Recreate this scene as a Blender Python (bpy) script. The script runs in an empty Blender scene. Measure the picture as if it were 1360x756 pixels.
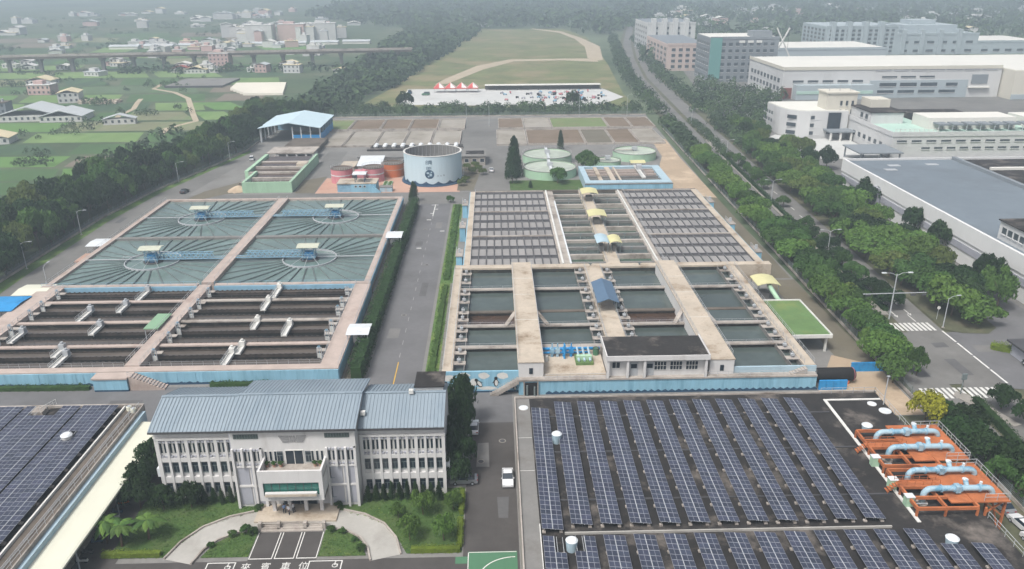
import bpy, math, random
from mathutils import Vector, Matrix
R = random.Random(11)
S = bpy.context.scene
COL = S.collection
pi = math.pi; rad = math.radians

# ---------------------------------------------------------------- camera, sky, sun, exposure
cd = bpy.data.cameras.new('camera'); cam = bpy.data.objects.new('camera', cd); COL.objects.link(cam); S.camera = cam
cd.sensor_width = 36; cd.lens = 36 * 1050 / 1360; cd.clip_start = 1; cd.clip_end = 30000
cam.location = (0, 0, 75)
cam.rotation_euler = (Matrix.Rotation(rad(-1.2), 3, 'Z') @ Matrix.Rotation(pi/2 - rad(21.7), 3, 'X') @ Matrix.Rotation(rad(-.4), 3, 'Z')).to_euler()
W = bpy.data.worlds.new('World'); S.world = W; W.use_nodes = True
nt = W.node_tree; bg = nt.nodes['Background']; sky = nt.nodes.new('ShaderNodeTexSky')
sky.sky_type = 'NISHITA'; sky.sun_disc = False; sky.sun_elevation = rad(58); sky.sun_rotation = rad(222)
sky.air_density = .7; sky.dust_density = 7.0; sky.ozone_density = 1.0; sky.altitude = 100
bg.inputs[1].default_value = .1
hs_ = nt.nodes.new('ShaderNodeHueSaturation'); hs_.inputs['Saturation'].default_value = .55   # overcast: greyed sky
nt.links.new(sky.outputs[0], hs_.inputs['Color']); nt.links.new(hs_.outputs[0], bg.inputs[0])
sl = bpy.data.lights.new('sun', 'SUN'); sl.energy = 1.5; sl.angle = rad(11); sl.color = (1, .985, .96)
so = bpy.data.objects.new('sun', sl); COL.objects.link(so); so.location = (0, 0, 300)
so.rotation_euler = (rad(32), 0, rad(-42))
vs = S.view_settings; vs.view_transform = 'Standard'; vs.look = 'None'; vs.exposure = .8; vs.gamma = 1; vs.use_curve_mapping = False
S.cycles.max_bounces = 5; S.cycles.diffuse_bounces = 2; S.cycles.glossy_bounces = 2; S.cycles.transmission_bounces = 2
S.cycles.volume_bounces = 0; S.cycles.transparent_max_bounces = 4

# ---------------------------------------------------------------- helpers
def lin(h):
    h = h.lstrip('#'); c = [int(h[i:i+2], 16)/255 for i in (0, 2, 4)]
    return [x/12.92 if x <= .04045 else ((x+.055)/1.055)**2.4 for x in c]
MATS = {}
def mat(name, c, rough=.8, var=.18, sc=.3, stain=None, st=(.52, .68), ssc=.12, stretch=(1, 1, 1), bump=0, bsc=2, metal=0,
        spec=.3, objvar=0, transl=0, seam=None):
    """procedural surface: base colour with two scales of wear, optional stains of their own shape, fine relief"""
    if isinstance(c, str): c = lin(c)
    if isinstance(stain, str): stain = lin(stain)
    m = bpy.data.materials.new(name); m.use_nodes = True; n = m.node_tree.nodes; L = m.node_tree.links
    b = n['Principled BSDF']; b.inputs['Roughness'].default_value = rough; b.inputs['Metallic'].default_value = metal
    b.inputs['Specular IOR Level'].default_value = spec
    g = n.new('ShaderNodeNewGeometry'); mp = n.new('ShaderNodeMapping'); mp.inputs['Scale'].default_value = stretch
    L.new(g.outputs['Position'], mp.inputs[0])
    def noise(s, d=5, r=.6):
        t = n.new('ShaderNodeTexNoise'); t.inputs['Scale'].default_value = s; t.inputs['Detail'].default_value = d
        t.inputs['Roughness'].default_value = r; L.new(mp.outputs[0], t.inputs['Vector']); return t.outputs[0]
    def mix(f, a, bb, typ='MIX'):
        x = n.new('ShaderNodeMix'); x.data_type = 'RGBA'; x.blend_type = typ
        for i, v in ((0, f), (6, a), (7, bb)):
            if hasattr(v, 'links') or isinstance(v, bpy.types.NodeSocket): L.new(v, x.inputs[i])
            else: x.inputs[i].default_value = v if i == 0 else (*v, 1) if len(v) == 3 else v
        return x.outputs[2]
    def rng(v, a, bb, c0=0, c1=1):
        x = n.new('ShaderNodeMapRange'); x.inputs[1].default_value = a; x.inputs[2].default_value = bb
        x.inputs[3].default_value = c0; x.inputs[4].default_value = c1; L.new(v, x.inputs[0]); return x.outputs[0]
    lo = [x*(1-var) for x in c]; hi = [min(1, x*(1+var)) for x in c]
    col = mix(rng(noise(sc), .3, .7), lo, hi)
    col = mix(rng(noise(sc*7, 3), .35, .65, 0, .5), col, [x*(1-var) for x in c])
    if stain: col = mix(rng(noise(ssc, 6, .7), *st), col, stain)
    if objvar:
        o = n.new('ShaderNodeObjectInfo'); h = n.new('ShaderNodeHueSaturation')
        L.new(rng(o.outputs['Random'], 0, 1, 1-objvar, 1+objvar), h.inputs['Value'])
        x = n.new('ShaderNodeMath'); x.operation = 'MULTIPLY'; x.inputs[1].default_value = 7.31; L.new(o.outputs['Random'], x.inputs[0])
        y = n.new('ShaderNodeMath'); y.operation = 'FRACT'; L.new(x.outputs[0], y.inputs[0])
        L.new(rng(y.outputs[0], 0, 1, .5-objvar*.02, .5+objvar*.05), h.inputs['Hue']); L.new(col, h.inputs['Color']); col = h.outputs[0]
    L.new(col, b.inputs['Base Color'])
    if bump:
        bp = n.new('ShaderNodeBump'); bp.inputs['Strength'].default_value = bump; bp.inputs['Distance'].default_value = .1
        L.new(noise(bsc, 3), bp.inputs['Height']); L.new(bp.outputs[0], b.inputs['Normal'])
    if transl:
        t = n.new('ShaderNodeBsdfTranslucent'); L.new(col, t.inputs[0]); ms = n.new('ShaderNodeMixShader')
        ms.inputs[0].default_value = transl; L.new(b.outputs[0], ms.inputs[1]); L.new(t.outputs[0], ms.inputs[2])
        L.new(ms.outputs[0], n['Material Output'].inputs[0])
    MATS[name] = m; return m

class MB:
    """collects shapes into one mesh"""
    def __init__(s): s.v = []; s.f = []; s.T = None; s.g = []
    def add(s, vs_, fs):
        o = len(s.v); s.g.append((o, len(s.f))); s.v += [tuple(s.T @ Vector(p)) for p in vs_] if s.T else [tuple(p) for p in vs_]
        s.f += [tuple(o+i for i in f) for f in fs]; return s
    def box(s, x0, x1, y0, y1, z0, z1):
        return s.add([(x0,y0,z0),(x1,y0,z0),(x1,y1,z0),(x0,y1,z0),(x0,y0,z1),(x1,y0,z1),(x1,y1,z1),(x0,y1,z1)],
                     [(3,2,1,0),(4,5,6,7),(0,1,5,4),(1,2,6,5),(2,3,7,6),(3,0,4,7)])
    def cb(s, cx, cy, z0, w, d, h): return s.box(cx-w/2, cx+w/2, cy-d/2, cy+d/2, z0, z0+h)
    def prism(s, p, z0, z1):
        n = len(p); a = sum(p[i][0]*p[(i+1)%n][1]-p[(i+1)%n][0]*p[i][1] for i in range(n))
        if a < 0: p = p[::-1]
        return s.add([(*q[:2], z0) for q in p]+[(*q[:2], z1) for q in p],
                     [tuple(range(n))[::-1], tuple(range(n, 2*n))]+[(i,(i+1)%n,n+(i+1)%n,n+i) for i in range(n)])
    def xprism(s, p, x0, x1):            # profile in (y,z) swept along x
        n = len(p); return s.add([(x0,*q) for q in p]+[(x1,*q) for q in p],
                     [tuple(range(n))[::-1], tuple(range(n, 2*n))]+[(i,(i+1)%n,n+(i+1)%n,n+i) for i in range(n)])
    def yprism(s, p, y0, y1):            # profile in (x,z) swept along y
        n = len(p); return s.add([(q[0],y0,q[1]) for q in p]+[(q[0],y1,q[1]) for q in p],
                     [tuple(range(n)), tuple(range(n, 2*n))[::-1]]+[(n+i,n+(i+1)%n,(i+1)%n,i) for i in range(n)])
    def quad(s, *p): return s.add(p, [tuple(range(len(p)))])
    def beam(s, p, q, w, h=None):
        p = Vector(p); q = Vector(q); h = h or w; d = (q-p).normalized()
        u = d.cross(Vector((0,0,1))); u = Vector((1,0,0)) if u.length < 1e-3 else u.normalized(); k = u.cross(d)
        u = u*(w/2); k = k*(h/2)
        return s.add([p-u-k,p+u-k,p+u+k,p-u+k,q-u-k,q+u-k,q+u+k,q-u+k], [(0,1,2,3),(7,6,5,4),(0,4,5,1),(1,5,6,2),(2,6,7,3),(3,7,4,0)])
    def tube(s, pts, r, n=8, cap=True):
        pts = [Vector(p) for p in pts]; rs = r if isinstance(r, (list, tuple)) else [r]*len(pts); o = []; m = len(pts)
        prev = None
        for i, p in enumerate(pts):
            d = (pts[min(i+1, m-1)]-pts[max(i-1, 0)]).normalized()
            u = (prev - d*prev.dot(d)) if prev else d.orthogonal()
            u.normalize(); prev = u; w = d.cross(u)
            o += [p+(u*math.cos(2*pi*k/n)+w*math.sin(2*pi*k/n))*rs[i] for k in range(n)]
        f = [(i*n+k, i*n+(k+1)%n, (i+1)*n+(k+1)%n, (i+1)*n+k) for i in range(m-1) for k in range(n)]
        if cap: f += [tuple(range(n))[::-1], tuple(range((m-1)*n, m*n))]
        return s.add(o, f)
    def cyl(s, x, y, z0, z1, r, n=16, r1=None): return s.tube([(x,y,z0),(x,y,z1)], [r, r if r1 is None else r1], n)
    def ring(s, x, y, z0, z1, r0, r1, n=48):     # hollow wall
        o = []
        for k in range(n):
            a = 2*pi*k/n; ca, sa = math.cos(a), math.sin(a)
            o += [(x+r1*ca,y+r1*sa,z0),(x+r1*ca,y+r1*sa,z1),(x+r0*ca,y+r0*sa,z1),(x+r0*ca,y+r0*sa,z0)]
        f = []
        for k in range(n):
            a, b = 4*k, 4*((k+1)%n); f += [(a,b,b+1,a+1),(a+1,b+1,b+2,a+2),(a+2,b+2,b+3,a+3),(a+3,b+3,b,a)]
        return s.add(o, f)
    def disc(s, x, y, z, r, n=40): return s.add([(x+r*math.cos(2*pi*k/n), y+r*math.sin(2*pi*k/n), z) for k in range(n)], [tuple(range(n))])
    def rail(s, p, q, h=1.0, step=2.0, t=.05):   # hand rail: posts and two bars
        p = Vector(p); q = Vector(q); n = max(1, int((q-p).length/step)); up = Vector((0,0,h))
        s.beam(p+up, q+up, t); s.beam(p+up*.5, q+up*.5, t*.8)
        for i in range(n+1):
            a = p.lerp(q, i/n); s.beam(a, a+up, t)
        return s
    def mesh(s, name, m, off=(0,0,0), smooth=False):
        d = bpy.data.meshes.new(name)
        d.from_pydata([(a-off[0], b-off[1], c-off[2]) for a, b, c in s.v], [], s.f)
        ms = m if isinstance(m, (list, tuple)) else [m]
        for x in ms: d.materials.append(MATS[x] if isinstance(x, str) else x)
        if smooth: d.shade_smooth()
        return d
    def part(s, name, m, parent, local=False, smooth=False, kind=None, label=None):
        off = (0,0,0) if local else WO.get(parent.name, (0,0,0))
        d = s.mesh(name, m, off, smooth); o = bpy.data.objects.new(name, d); COL.objects.link(o); o.parent = parent
        WO[o.name] = off
        if kind: o['kind'] = kind
        if label: o['label'] = label
        return o
    def parts(s, name, m, parent, **kw):       # every shape collected becomes a part of its own
        g = s.g+[(len(s.v), len(s.f))]
        for (a,b),(c,d) in zip(g, g[1:]):
            q = MB(); q.v = s.v[a:c]; q.f = [tuple(i-a for i in f) for f in s.f[b:d]]; q.part(name, m, parent, **kw)
    def solo(s, name, m, label, cat, group=None, kind=None, smooth=False, local=None):
        if local is None:
            xs = [p[0] for p in s.v]; ys = [p[1] for p in s.v]; off = ((min(xs)+max(xs))/2, (min(ys)+max(ys))/2, min(p[2] for p in s.v))
        else: off = (0,0,0)
        o = bpy.data.objects.new(name, s.mesh(name, m, off, smooth)); COL.objects.link(o)
        o.location = off if local is None else local; WO[o.name] = tuple(o.location)
        tag(o, label, cat, group, kind); return o
WO = {}
def tag(o, label, cat, group=None, kind=None):
    o['label'] = label; o['category'] = cat
    if group: o['group'] = group
    if kind: o['kind'] = kind
    return o
def thing(name, label, cat, loc=(0,0,0), group=None, rz=0):
    o = bpy.data.objects.new(name, None); COL.objects.link(o); o.location = loc; o.rotation_euler = (0,0,rz); o.empty_display_size = .5
    WO[o.name] = tuple(loc); return tag(o, label, cat, group)
def dup(o, loc=None, rz=None, sc=None, parent=None, label=None, group=None):
    c = o.copy(); COL.objects.link(c)
    if parent: c.parent = parent
    if loc is not None: c.location = loc
    if rz is not None: c.rotation_euler = (0,0,rz)
    if sc is not None: c.scale = sc if isinstance(sc, (tuple, list)) else (sc,)*3
    if label: c['label'] = label
    if group: c['group'] = group
    for ch in KIDS(o): dup(ch, parent=c)
    WO[c.name] = tuple(c.location); return c
def KIDS(o): return list(o.children)
def child(name, me, parent, loc=(0,0,0), rz=0, sc=None):   # a part that shares its mesh with alike pieces
    o = bpy.data.objects.new(name, me); COL.objects.link(o); o.parent = parent
    w = WO.get(parent.name, (0,0,0)); o.location = (loc[0]-w[0], loc[1]-w[1], loc[2]-w[2]); o.rotation_euler = (0,0,rz)
    if sc: o.scale = sc
    return o
def sheet(name, pts, z, m, label, cat='ground'):
    o = MB(); o.add([(*p[:2], z) for p in pts], [tuple(range(len(pts)))])
    a = sum(pts[i][0]*pts[(i+1)%len(pts)][1]-pts[(i+1)%len(pts)][0]*pts[i][1] for i in range(len(pts)))
    if a < 0: o.f = [f[::-1] for f in o.f]
    return o.solo(name, m, label, cat, kind='structure')
def rect(x0, x1, y0, y1): return [(x0,y0),(x1,y0),(x1,y1),(x0,y1)]
def strip(line, o0, o1):       # polygon between two offsets of a poly-line
    a, b = [], []
    for i, p in enumerate(line):
        q0 = Vector(line[max(i-1,0)]); q1 = Vector(line[min(i+1,len(line)-1)]); d = (q1-q0).normalized(); nrm = Vector((d.y,-d.x))
        a.append(tuple(Vector(p)+nrm*o0)); b.append(tuple(Vector(p)+nrm*o1))
    return a + b[::-1]

# ---------------------------------------------------------------- materials
mat('conc', '#a8a199', .9, .18, .3, '#6c635a', (.48,.7), .16, bump=.1)
mat('conc_tan', '#b8ad9d', .9, .18, .4, '#7d6c58', (.5,.7), .2, bump=.1)
mat('conc_grey', '#7c7b78', .9, .16, .2, '#5f5b56', (.5,.75), .1)
mat('conc_pink', '#b0a299', .9, .14, .4, '#8c776c', (.55,.8), .12)
mat('conc_dark', '#6a6259', .9, .2, .3, '#3a342e', (.45,.7), .15)
mat('asphalt', '#69696a', .92, .12, .12, '#565656', (.5,.75), .05, bump=.1, bsc=8)
mat('asphalt_dark', '#4d4a48', .92, .14, .15, '#3d3a38', (.5,.75), .07, bump=.1, bsc=8)
mat('asphalt_light', '#72716e', .92, .12, .1, '#5f5e5b', (.45,.7), .04)
mat('roofing', '#2f2d2c', .93, .4, .2, '#78716a', (.52,.75), .16)
mat('paint_white', '#cfcfca', .7, .1, .8, '#9a958c', (.6,.8), .5)
mat('white_wall', '#c9c8c6', .8, .06, .4, '#a39f99', (.58,.85), .25, (1,1,.25))
mat('blue_wall', '#88b5c9', .75, .16, .35, '#6794aa', (.5,.7), .5, (1,1,.12))
mat('blue_band', '#86aec4', .7, .1, .4, '#6a95ab', (.55,.75), .3, (1,1,.2))
mat('tank_blue', '#b6cad2', .75, .06, .3, '#9fb4bd', (.55,.75), .3, (1,1,.15))
mat('blue_pale', '#a3b9c3', .7, .1, .4, '#8aa5b0', (.55,.75), .3, (1,1,.2))
mat('blue_deep', '#2e8ac4', .55, .12, .5, '#1f6a9c', (.55,.7), .3)
mat('blue_navy', '#2c4a63', .7, .15, .5)
mat('sky_paint', '#84a9be', .5, .12, .8, '#5f8aa0', (.5,.75), .9)
mat('pipe_blue', '#9ab4c0', .5, .12, .9, '#5f8ea6', (.5,.62), .5)
mat('steel_grey', '#707a7a', .6, .12, .6)
mat('steel_dark', '#4a4a4c', .6, .15, .6)
mat('galv', '#a9adb0', .5, .1, .7)
mat('roof_blue', '#85929b', .6, .06, .12, '#75848f', (.5,.75), .2, (1,.25,1))
mat('roof_navy', '#546b82', .5, .08, .3)
mat('roof_yellow', '#c6c294', .6, .08, .4, '#b9b273', (.55,.8), .3)
mat('roof_white', '#cdd2d4', .6, .06, .4, '#a8abac', (.55,.8), .3)
mat('roof_cream', '#cfcfbe', .6, .03, .2)
mat('roof_green', '#7fa083', .8, .08, .4)
mat('green_deck', '#5f7b4c', .8, .22, .25, '#7a8249', (.5,.7), .12)
mat('green_wall', '#a0c0a4', .8, .1, .3, '#86a48a', (.55,.8), .25, (1,1,.25))
mat('court_green', '#4c7459', .85, .06, .3)
mat('pink_wall', '#c78288', .8, .1, .3, '#9f6468', (.5,.75), .3, (1,1,.25))
mat('orange_wall', '#c06a3d', .8, .12, .3, '#8a4a2c', (.5,.75), .3)
mat('orange', '#b06a42', .65, .18, .6, '#7f4a30', (.5,.72), .5)
mat('terracotta', '#b3917f', .88, .1, .3, '#a27666', (.5,.75), .1)
mat('sand', '#a5937d', .95, .12, .1, '#c9b79f', (.5,.7), .06, bump=.3, bsc=1)
mat('soil', '#6a6558', .95, .16, .12, '#66604e', (.5,.7), .07)
mat('sludge', '#98938a', .9, .1, .08, '#777062', (.45,.7), .06)
mat('sludge_brown', '#77695a', .9, .14, .1, '#665846', (.45,.7), .07)
mat('sludge_green', '#6b7a4f', .9, .14, .12, '#7a705c', (.5,.7), .07)
mat('grass', '#55703a', .95, .28, .5, '#7b8a45', (.5,.75), .2, bump=.4, bsc=4)
mat('lawn', '#425c2c', .95, .28, .6, '#4d5a33', (.45,.7), .3, bump=.5, bsc=5)
mat('glass_dark', '#25303a', .12, .2, .8, spec=.6)
mat('glass_green', '#2f6a60', .1, .3, .5, spec=.6)
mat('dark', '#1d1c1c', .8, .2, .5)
mat('louvre', '#4d5a57', .7, .1, .6)
mat('panel_grey', '#9fa1a9', .7, .08, .4)
mat('cover_grey', '#8c8a88', .75, .1, .25, objvar=.1)
mat('wet_shade_wall', '#2c2c29', .7, .3, .4, '#565449', (.5,.7), .5, (1,1,2))  # algae-dark tank wall, with the shade under overhanging slabs put into its colour
mat('rubber', '#1c1c1d', .8, .1, 1)
mat('trough', '#4a413b', .9, .25, .4, '#2a2522', (.45,.65), .3)
mat('emblem', '#8f8f8f', .6, .1, 1)
def water(name, c, rough=.1, bump=.05, sc=.6):
    m = mat(name, c, rough, .3, .07, spec=.5); n = m.node_tree.nodes; L = m.node_tree.links
    g = n.new('ShaderNodeNewGeometry'); t = n.new('ShaderNodeTexNoise'); t.inputs['Scale'].default_value = sc; L.new(g.outputs['Position'], t.inputs[0])
    bp = n.new('ShaderNodeBump'); bp.inputs['Strength'].default_value = bump; bp.inputs['Distance'].default_value = .2
    L.new(t.outputs[0], bp.inputs['Height']); L.new(bp.outputs[0], n['Principled BSDF'].inputs['Normal'])
water('water_teal', '#687b77', .08, .03); water('water_black', '#161816', .1); water('water_slate', '#4b5552', .06)
water('water_brown', '#4a3a30', .2); water('water_green', '#3f5a4c', .12); water('water_pale', '#b4bdae', .35)
# ================================================================ the ground
mat('terrain', '#5c6850', .95, .3, .006, '#33452c', (.45,.6), .004, bump=.2, bsc=.1)
mat('farmland', '#44563a', .95, .25, .02, '#5d624c', (.48,.62), .012)
for i, c in enumerate(('#5e8044', '#46613a', '#6d8650', '#54664a', '#76795c', '#3f553c', '#756d60')):
    mat('field%d' % i, c, .95, .14, .04, None if i == 6 else '#4f7336', (.5,.75), .05, (1,.25,1))
mat('meadow', '#6a7048', .95, .3, .05, '#82785a', (.48,.62), .022, bump=.4, bsc=1)
mat('path_pale', '#ab9f8a', .95, .1, .1, '#a4977c', (.5,.75), .06)
mat('lot_white', '#bcbdba', .9, .08, .05, '#a8a9a5', (.55,.75), .06)
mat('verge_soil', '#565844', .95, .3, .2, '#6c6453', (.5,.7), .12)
mat('kerb', '#8f8b84', .9, .15, .5)
mat('yellow_paint', '#c9a13c', .7, .12, .8)
B = 9000
sheet('ground', rect(-B, B, -300, 2*B), -.3, 'terrain', 'wide green plain of fields and woodland reaching the horizon')
yd = MB().prism([(-130,40),(78,40),(77,160),(77.5,260),(80,330),(84,442),(-100,442),(-112,410),(-112,357),(-120,321),(-128,286),(-132,250),(-132,200),(-150,120)], -.5, 0)
yd.solo('yard', 'conc_grey', 'grey concrete yard under the whole water treatment plant', 'ground', kind='structure')
sheet('road', rect(-26,-15.3,137,350), .02, 'asphalt', 'long straight asphalt road between the two rows of basins', 'road')
sheet('road', rect(-150,2.6,122,137), .02, 'asphalt', 'asphalt lane crossing in front of the basins', 'road')
sheet('road', rect(-5.2,2.6,60,122), .02, 'asphalt_dark', 'dark asphalt lane between the office and the solar roof', 'road')
sheet('road', rect(-64,-5.2,60,87.4), .02, 'asphalt_dark', 'asphalt forecourt with painted parking bays', 'road')
sheet('road', [(-58.6,87.4),(-52.6,87.4),(-52.6,122),(-64,122),(-64,87.4)], .024, 'asphalt_dark', 'narrow asphalt lane beside the cream canopy', 'road')
sheet('road', rect(-112,74,265,280), .024, 'asphalt_light', 'concrete cross road behind the clarifiers', 'road')
sheet('road', [(-145,120),(-114,122),(-113.4,262),(-104,350),(-111,358),(-119,321),(-126.6,286),(-130.4,250),(-130.4,195),(-150,120)], .028, 'asphalt_light', 'perimeter road along the western tree belt', 'road')
sheet('verge', [(-124,160),(-131.8,160),(-129.4,200),(-129.2,250),(-125.4,286),(-117.6,321),(-110.4,357),(-108.6,352),(-115.4,318),(-122.4,283),(-125.6,248),(-125.6,200)], .04, 'grass', 'grassy verge along the perimeter fence', 'ground')
sheet('road', rect(-74,-65.5,280,352), .028, 'asphalt_light', 'grey lane between the green basin and the pink tanks', 'road')
sheet('road', rect(-15.3,9,281,430), .028, 'asphalt_light', 'grey service lane running back between the drying beds', 'road')
sheet('ground', [(69.4,190),(76.5,190),(78,268),(70,272)], .03, 'soil', 'dark earth track between the filter block and the fence')
sheet('ground', [(70,272),(78,268),(79,330),(81,372),(74,372),(72,335),(68.5,322),(65,306),(65,282)], .034, 'sand', 'sandy dug up earth beside the light blue basin')
sheet('ground', rect(-65.5,-13,280.5,303), .034, 'terracotta', 'terracotta paving round the water tower')
sheet('lawn', rect(5.5,35,281.5,296), .034, 'lawn', 'lawn in front of the round green tanks', 'lawn')
sheet('lawn', rect(-14.6,-11.2,190,264), .02, 'grass', 'strip of overgrown grass beside the filter block', 'lawn')
sheet('lawn', rect(-14.6,-11.9,133,190), .024, 'grass', 'strip of overgrown grass below the filter block', 'lawn')
sheet('lawn', rect(-30.6,-26.5,137,262), .034, 'soil', 'bare soil strip under the long hedge', 'ground')
# road paint
k = MB()
for y in (140, 147, 154): pass
rm = thing('road_marking', 'yellow centre line at the front end of the long road', 'marking', (-20.4,139,.02))
MB().box(-20.55,-20.35,123,146,.02,.032).part('line', 'yellow_paint', rm)
rw = thing('road_marking', 'dashed white centre line along the road between the basins', 'marking', (-20.6,150,.02))
mat('paint_worn', '#9b9a97', .8, .25, 1.5, '#77767a', (.5,.65), 1.2)
dm = MB().box(-.07,.07,0,2.2,.0,.012).mesh('dash', 'paint_worn')
y = 148
while y < 262: child('dash', dm, rw, (-20.5, y, .02)); y += 6.2
aw = thing('road_marking', 'white direction arrow at the back end of the road', 'marking', (-20.6,262,.02))
MB().box(-20.75,-20.5,250,264,.02,.034).box(-22,-19.6,263.2,263.6,.02,.034).box(-21.6,-20.8,253,253.6,.02,.034).box(-20.4,-19.4,258,258.5,.02,.034).part('line', 'paint_white', aw)
for x, y in ((-16.6,234),(-22.4,218),(-21.6,246)):
    t = thing('road_marking', 'short white bar painted near the kerb of the long road', 'marking', (x,y,.02), 'white bars on the long road')
    MB().box(x-.7,x+.7,y-.3,y+.3,.02,.032).part('line', 'paint_white', t)

# ---- the avenue east of the plant
AV = [(84.5,40),(88.2,128),(91,183),(96.4,292),(104,444),(113,600),(129,740),(152,900),(205,1200),(300,1600)]
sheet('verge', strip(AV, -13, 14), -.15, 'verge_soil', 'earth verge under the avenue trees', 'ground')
for a, b, l in ((-9.4,-1.2,'western'), (1.2,9.2,'eastern')):
    sheet('road', strip(AV, a, b), -.06, 'asphalt_light', l + ' carriageway of the tree lined avenue', 'road')
sheet('road', [(80,133),(98.5,133),(98.6,156.5),(80,156.5)], -.05, 'asphalt_light', 'open junction between the two pedestrian crossings', 'road')
sheet('road', [(98.4,140),(98.4,156),(103,156.5),(108,163),(113,165),(118,185),(124,200),(124,120),(112,128),(98,131)], -.04, 'asphalt', 'side road curving off the junction past the gatehouse', 'road')
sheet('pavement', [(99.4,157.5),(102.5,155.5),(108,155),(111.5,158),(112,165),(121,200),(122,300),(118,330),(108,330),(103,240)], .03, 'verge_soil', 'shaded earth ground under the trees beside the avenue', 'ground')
o = MB().prism(strip([(90.2,166),(91,183),(96.4,292),(100,370)], -1.0, .9), -.1, .06); o.solo('kerb', 'kerb', 'low kerbed median strip along the avenue', 'kerb', kind='structure')
o = MB().prism([(85.6,128.5),(87,130.2),(88.6,128.8),(92,118),(90.5,117.5)], -.1, .08); o.solo('traffic_island', 'kerb', 'pointed kerbed traffic island beside the pedestrian crossing', 'island')
def crossing(x0, x1, y0, y1, n, label, skew=0):
    t = thing('pedestrian_crossing', label, 'crossing', ((x0+x1)/2,y0,-.05))
    me = MB().quad((-.3,0,0),(.3,0,0),(.3+skew,y1-y0,0),(-.3+skew,y1-y0,0)).mesh('stripe', 'paint_white')
    for i in range(n): child('stripe', me, t, (x0+(x1-x0)*i/(n-1), y0, -.03))
crossing(89.2,97.4,157.2,161.4,9,'white striped pedestrian crossing in front of the traffic signal mast')
crossing(80.8,95.8,127.6,131.6,15,'long white striped pedestrian crossing beside the traffic island')
t = thing('road_marking', 'solid white edge line along the junction mouth', 'marking', (98.7,145,-.05))
for a in range(4): MB().box(98.5,98.9,133+a*6.1,138.6+a*6.1,-.045,-.03).part('line', 'paint_white', t)
t = thing('road_marking', 'white dashed lane line on the eastern carriageway', 'marking', (101,230,-.05))
for y in range(162,330,10):
    x = 82.2+.0485*y+5.3; MB().box(x-.1,x+.1,y,y+4,-.055,-.03).part('dash', 'paint_white', t)
for x, y in ((92.4,165),(93,172),(96,166)): 
    t = thing('road_marking', 'white arrow painted on the avenue before the crossing', 'marking', (x,y,-.05), 'arrows on the avenue')
    MB().box(x-.12,x+.12,y,y+3,-.055,-.03).quad((x-.5,y+.6,-.03),(x,y-.6,-.03),(x+.5,y+.6,-.03)).part('arrow', 'paint_white', t)

# ---- open land behind and west of the plant
sheet('meadow', [(-82,470),(-70,560),(-20,1130),(96,1130),(112,980),(98,700),(84,520),(84,470)], -.2, 'meadow', 'rough overgrown meadow behind the plant', 'meadow')
sheet('path', [(-42,574),(-33,578),(-8,664),(18,722),(60,728),(92,712),(92,740),(60,742),(14,738),(-14,690),(-36,606)], -.16, 'path_pale', 'pale dirt track crossing the meadow', 'path')
sheet('path', [(92,722),(98,730),(112,860),(104,975),(90,1080),(55,1140),(52,1130),(84,1060),(95,960),(96,860),(86,745)], -.15, 'path_pale', 'pale dirt track leading off the meadow to the avenue', 'path')
sheet('parking_lot', [(-57,484),(-58.5,551),(73.5,548),(82,507),(60,471)], -.12, 'lot_white', 'pale concrete storage lot behind the row of trees', 'ground')
sheet('farmland', [(-1500,240),(-150,150),(-128,262),(-118,350),(-113,440),(-95,520),(-90,700),(-60,1150),(-200,1900),(-2000,1900)], -.25, 'farmland', 'flat green farmland west of the plant', 'ground')
def patch(i, m, pts): sheet('field', pts, -.23+.004*(i % 5), m, ('bright green crop field', 'dark green crop field', 'pale green crop field', 'dull green crop field', 'dry yellowish field', 'deep green plot', 'bare brown plot')[int(m[-1])] + ' on the western farmland', 'field')
fr = random.Random(5); i = 0
for yr in range(19):
    y0 = 285*1.075**yr; y1 = y0*1.07
    x = -.5*y0+60 - 60; xe = -.685*y0
    x = -118-.09*max(0, y0-430) - 22
    while x > xe - 40:
        w = fr.uniform(.05,.16)*y0; sk = fr.uniform(-.1,.1)*y0*.2; m = 'field%d' % fr.choice((0,0,1,1,2,2,3,4,5,6))
        g = .012*y0
        o = sheet('field', [(x,y0),(x-w+g,y0),(x-w+g-sk-(y1-y0)*.35,y1-g*.6),(x-sk-(y1-y0)*.35,y1-g*.6)], -.23+.004*(i % 5), m,
              ('bright green crop field', 'dark green crop field', 'pale green crop field', 'dull green crop field', 'dry yellowish field', 'deep green plot', 'bare brown plot')[int(m[-1])] + ' on the western farmland', 'field')
        o['group'] = ('bright fields','dark fields','pale fields','dull fields','dry fields','deep green plots','bare plots')[int(m[-1])]
        x -= w; i += 1
sheet('path', strip([(-166,398),(-170,415),(-162,436),(-172,460),(-196,520),(-215,548),(-236,566),(-240,590)], -1.6, 1.6), -.2, 'path_pale', 'pale winding lane through the green fields', 'path')
sheet('path', strip([(-205,430),(-212,455),(-214,480),(-222,505),(-226,520)], -1.5, 1.5), -.2, 'path_pale', 'short pale lane beside the farm sheds', 'path')

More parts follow.
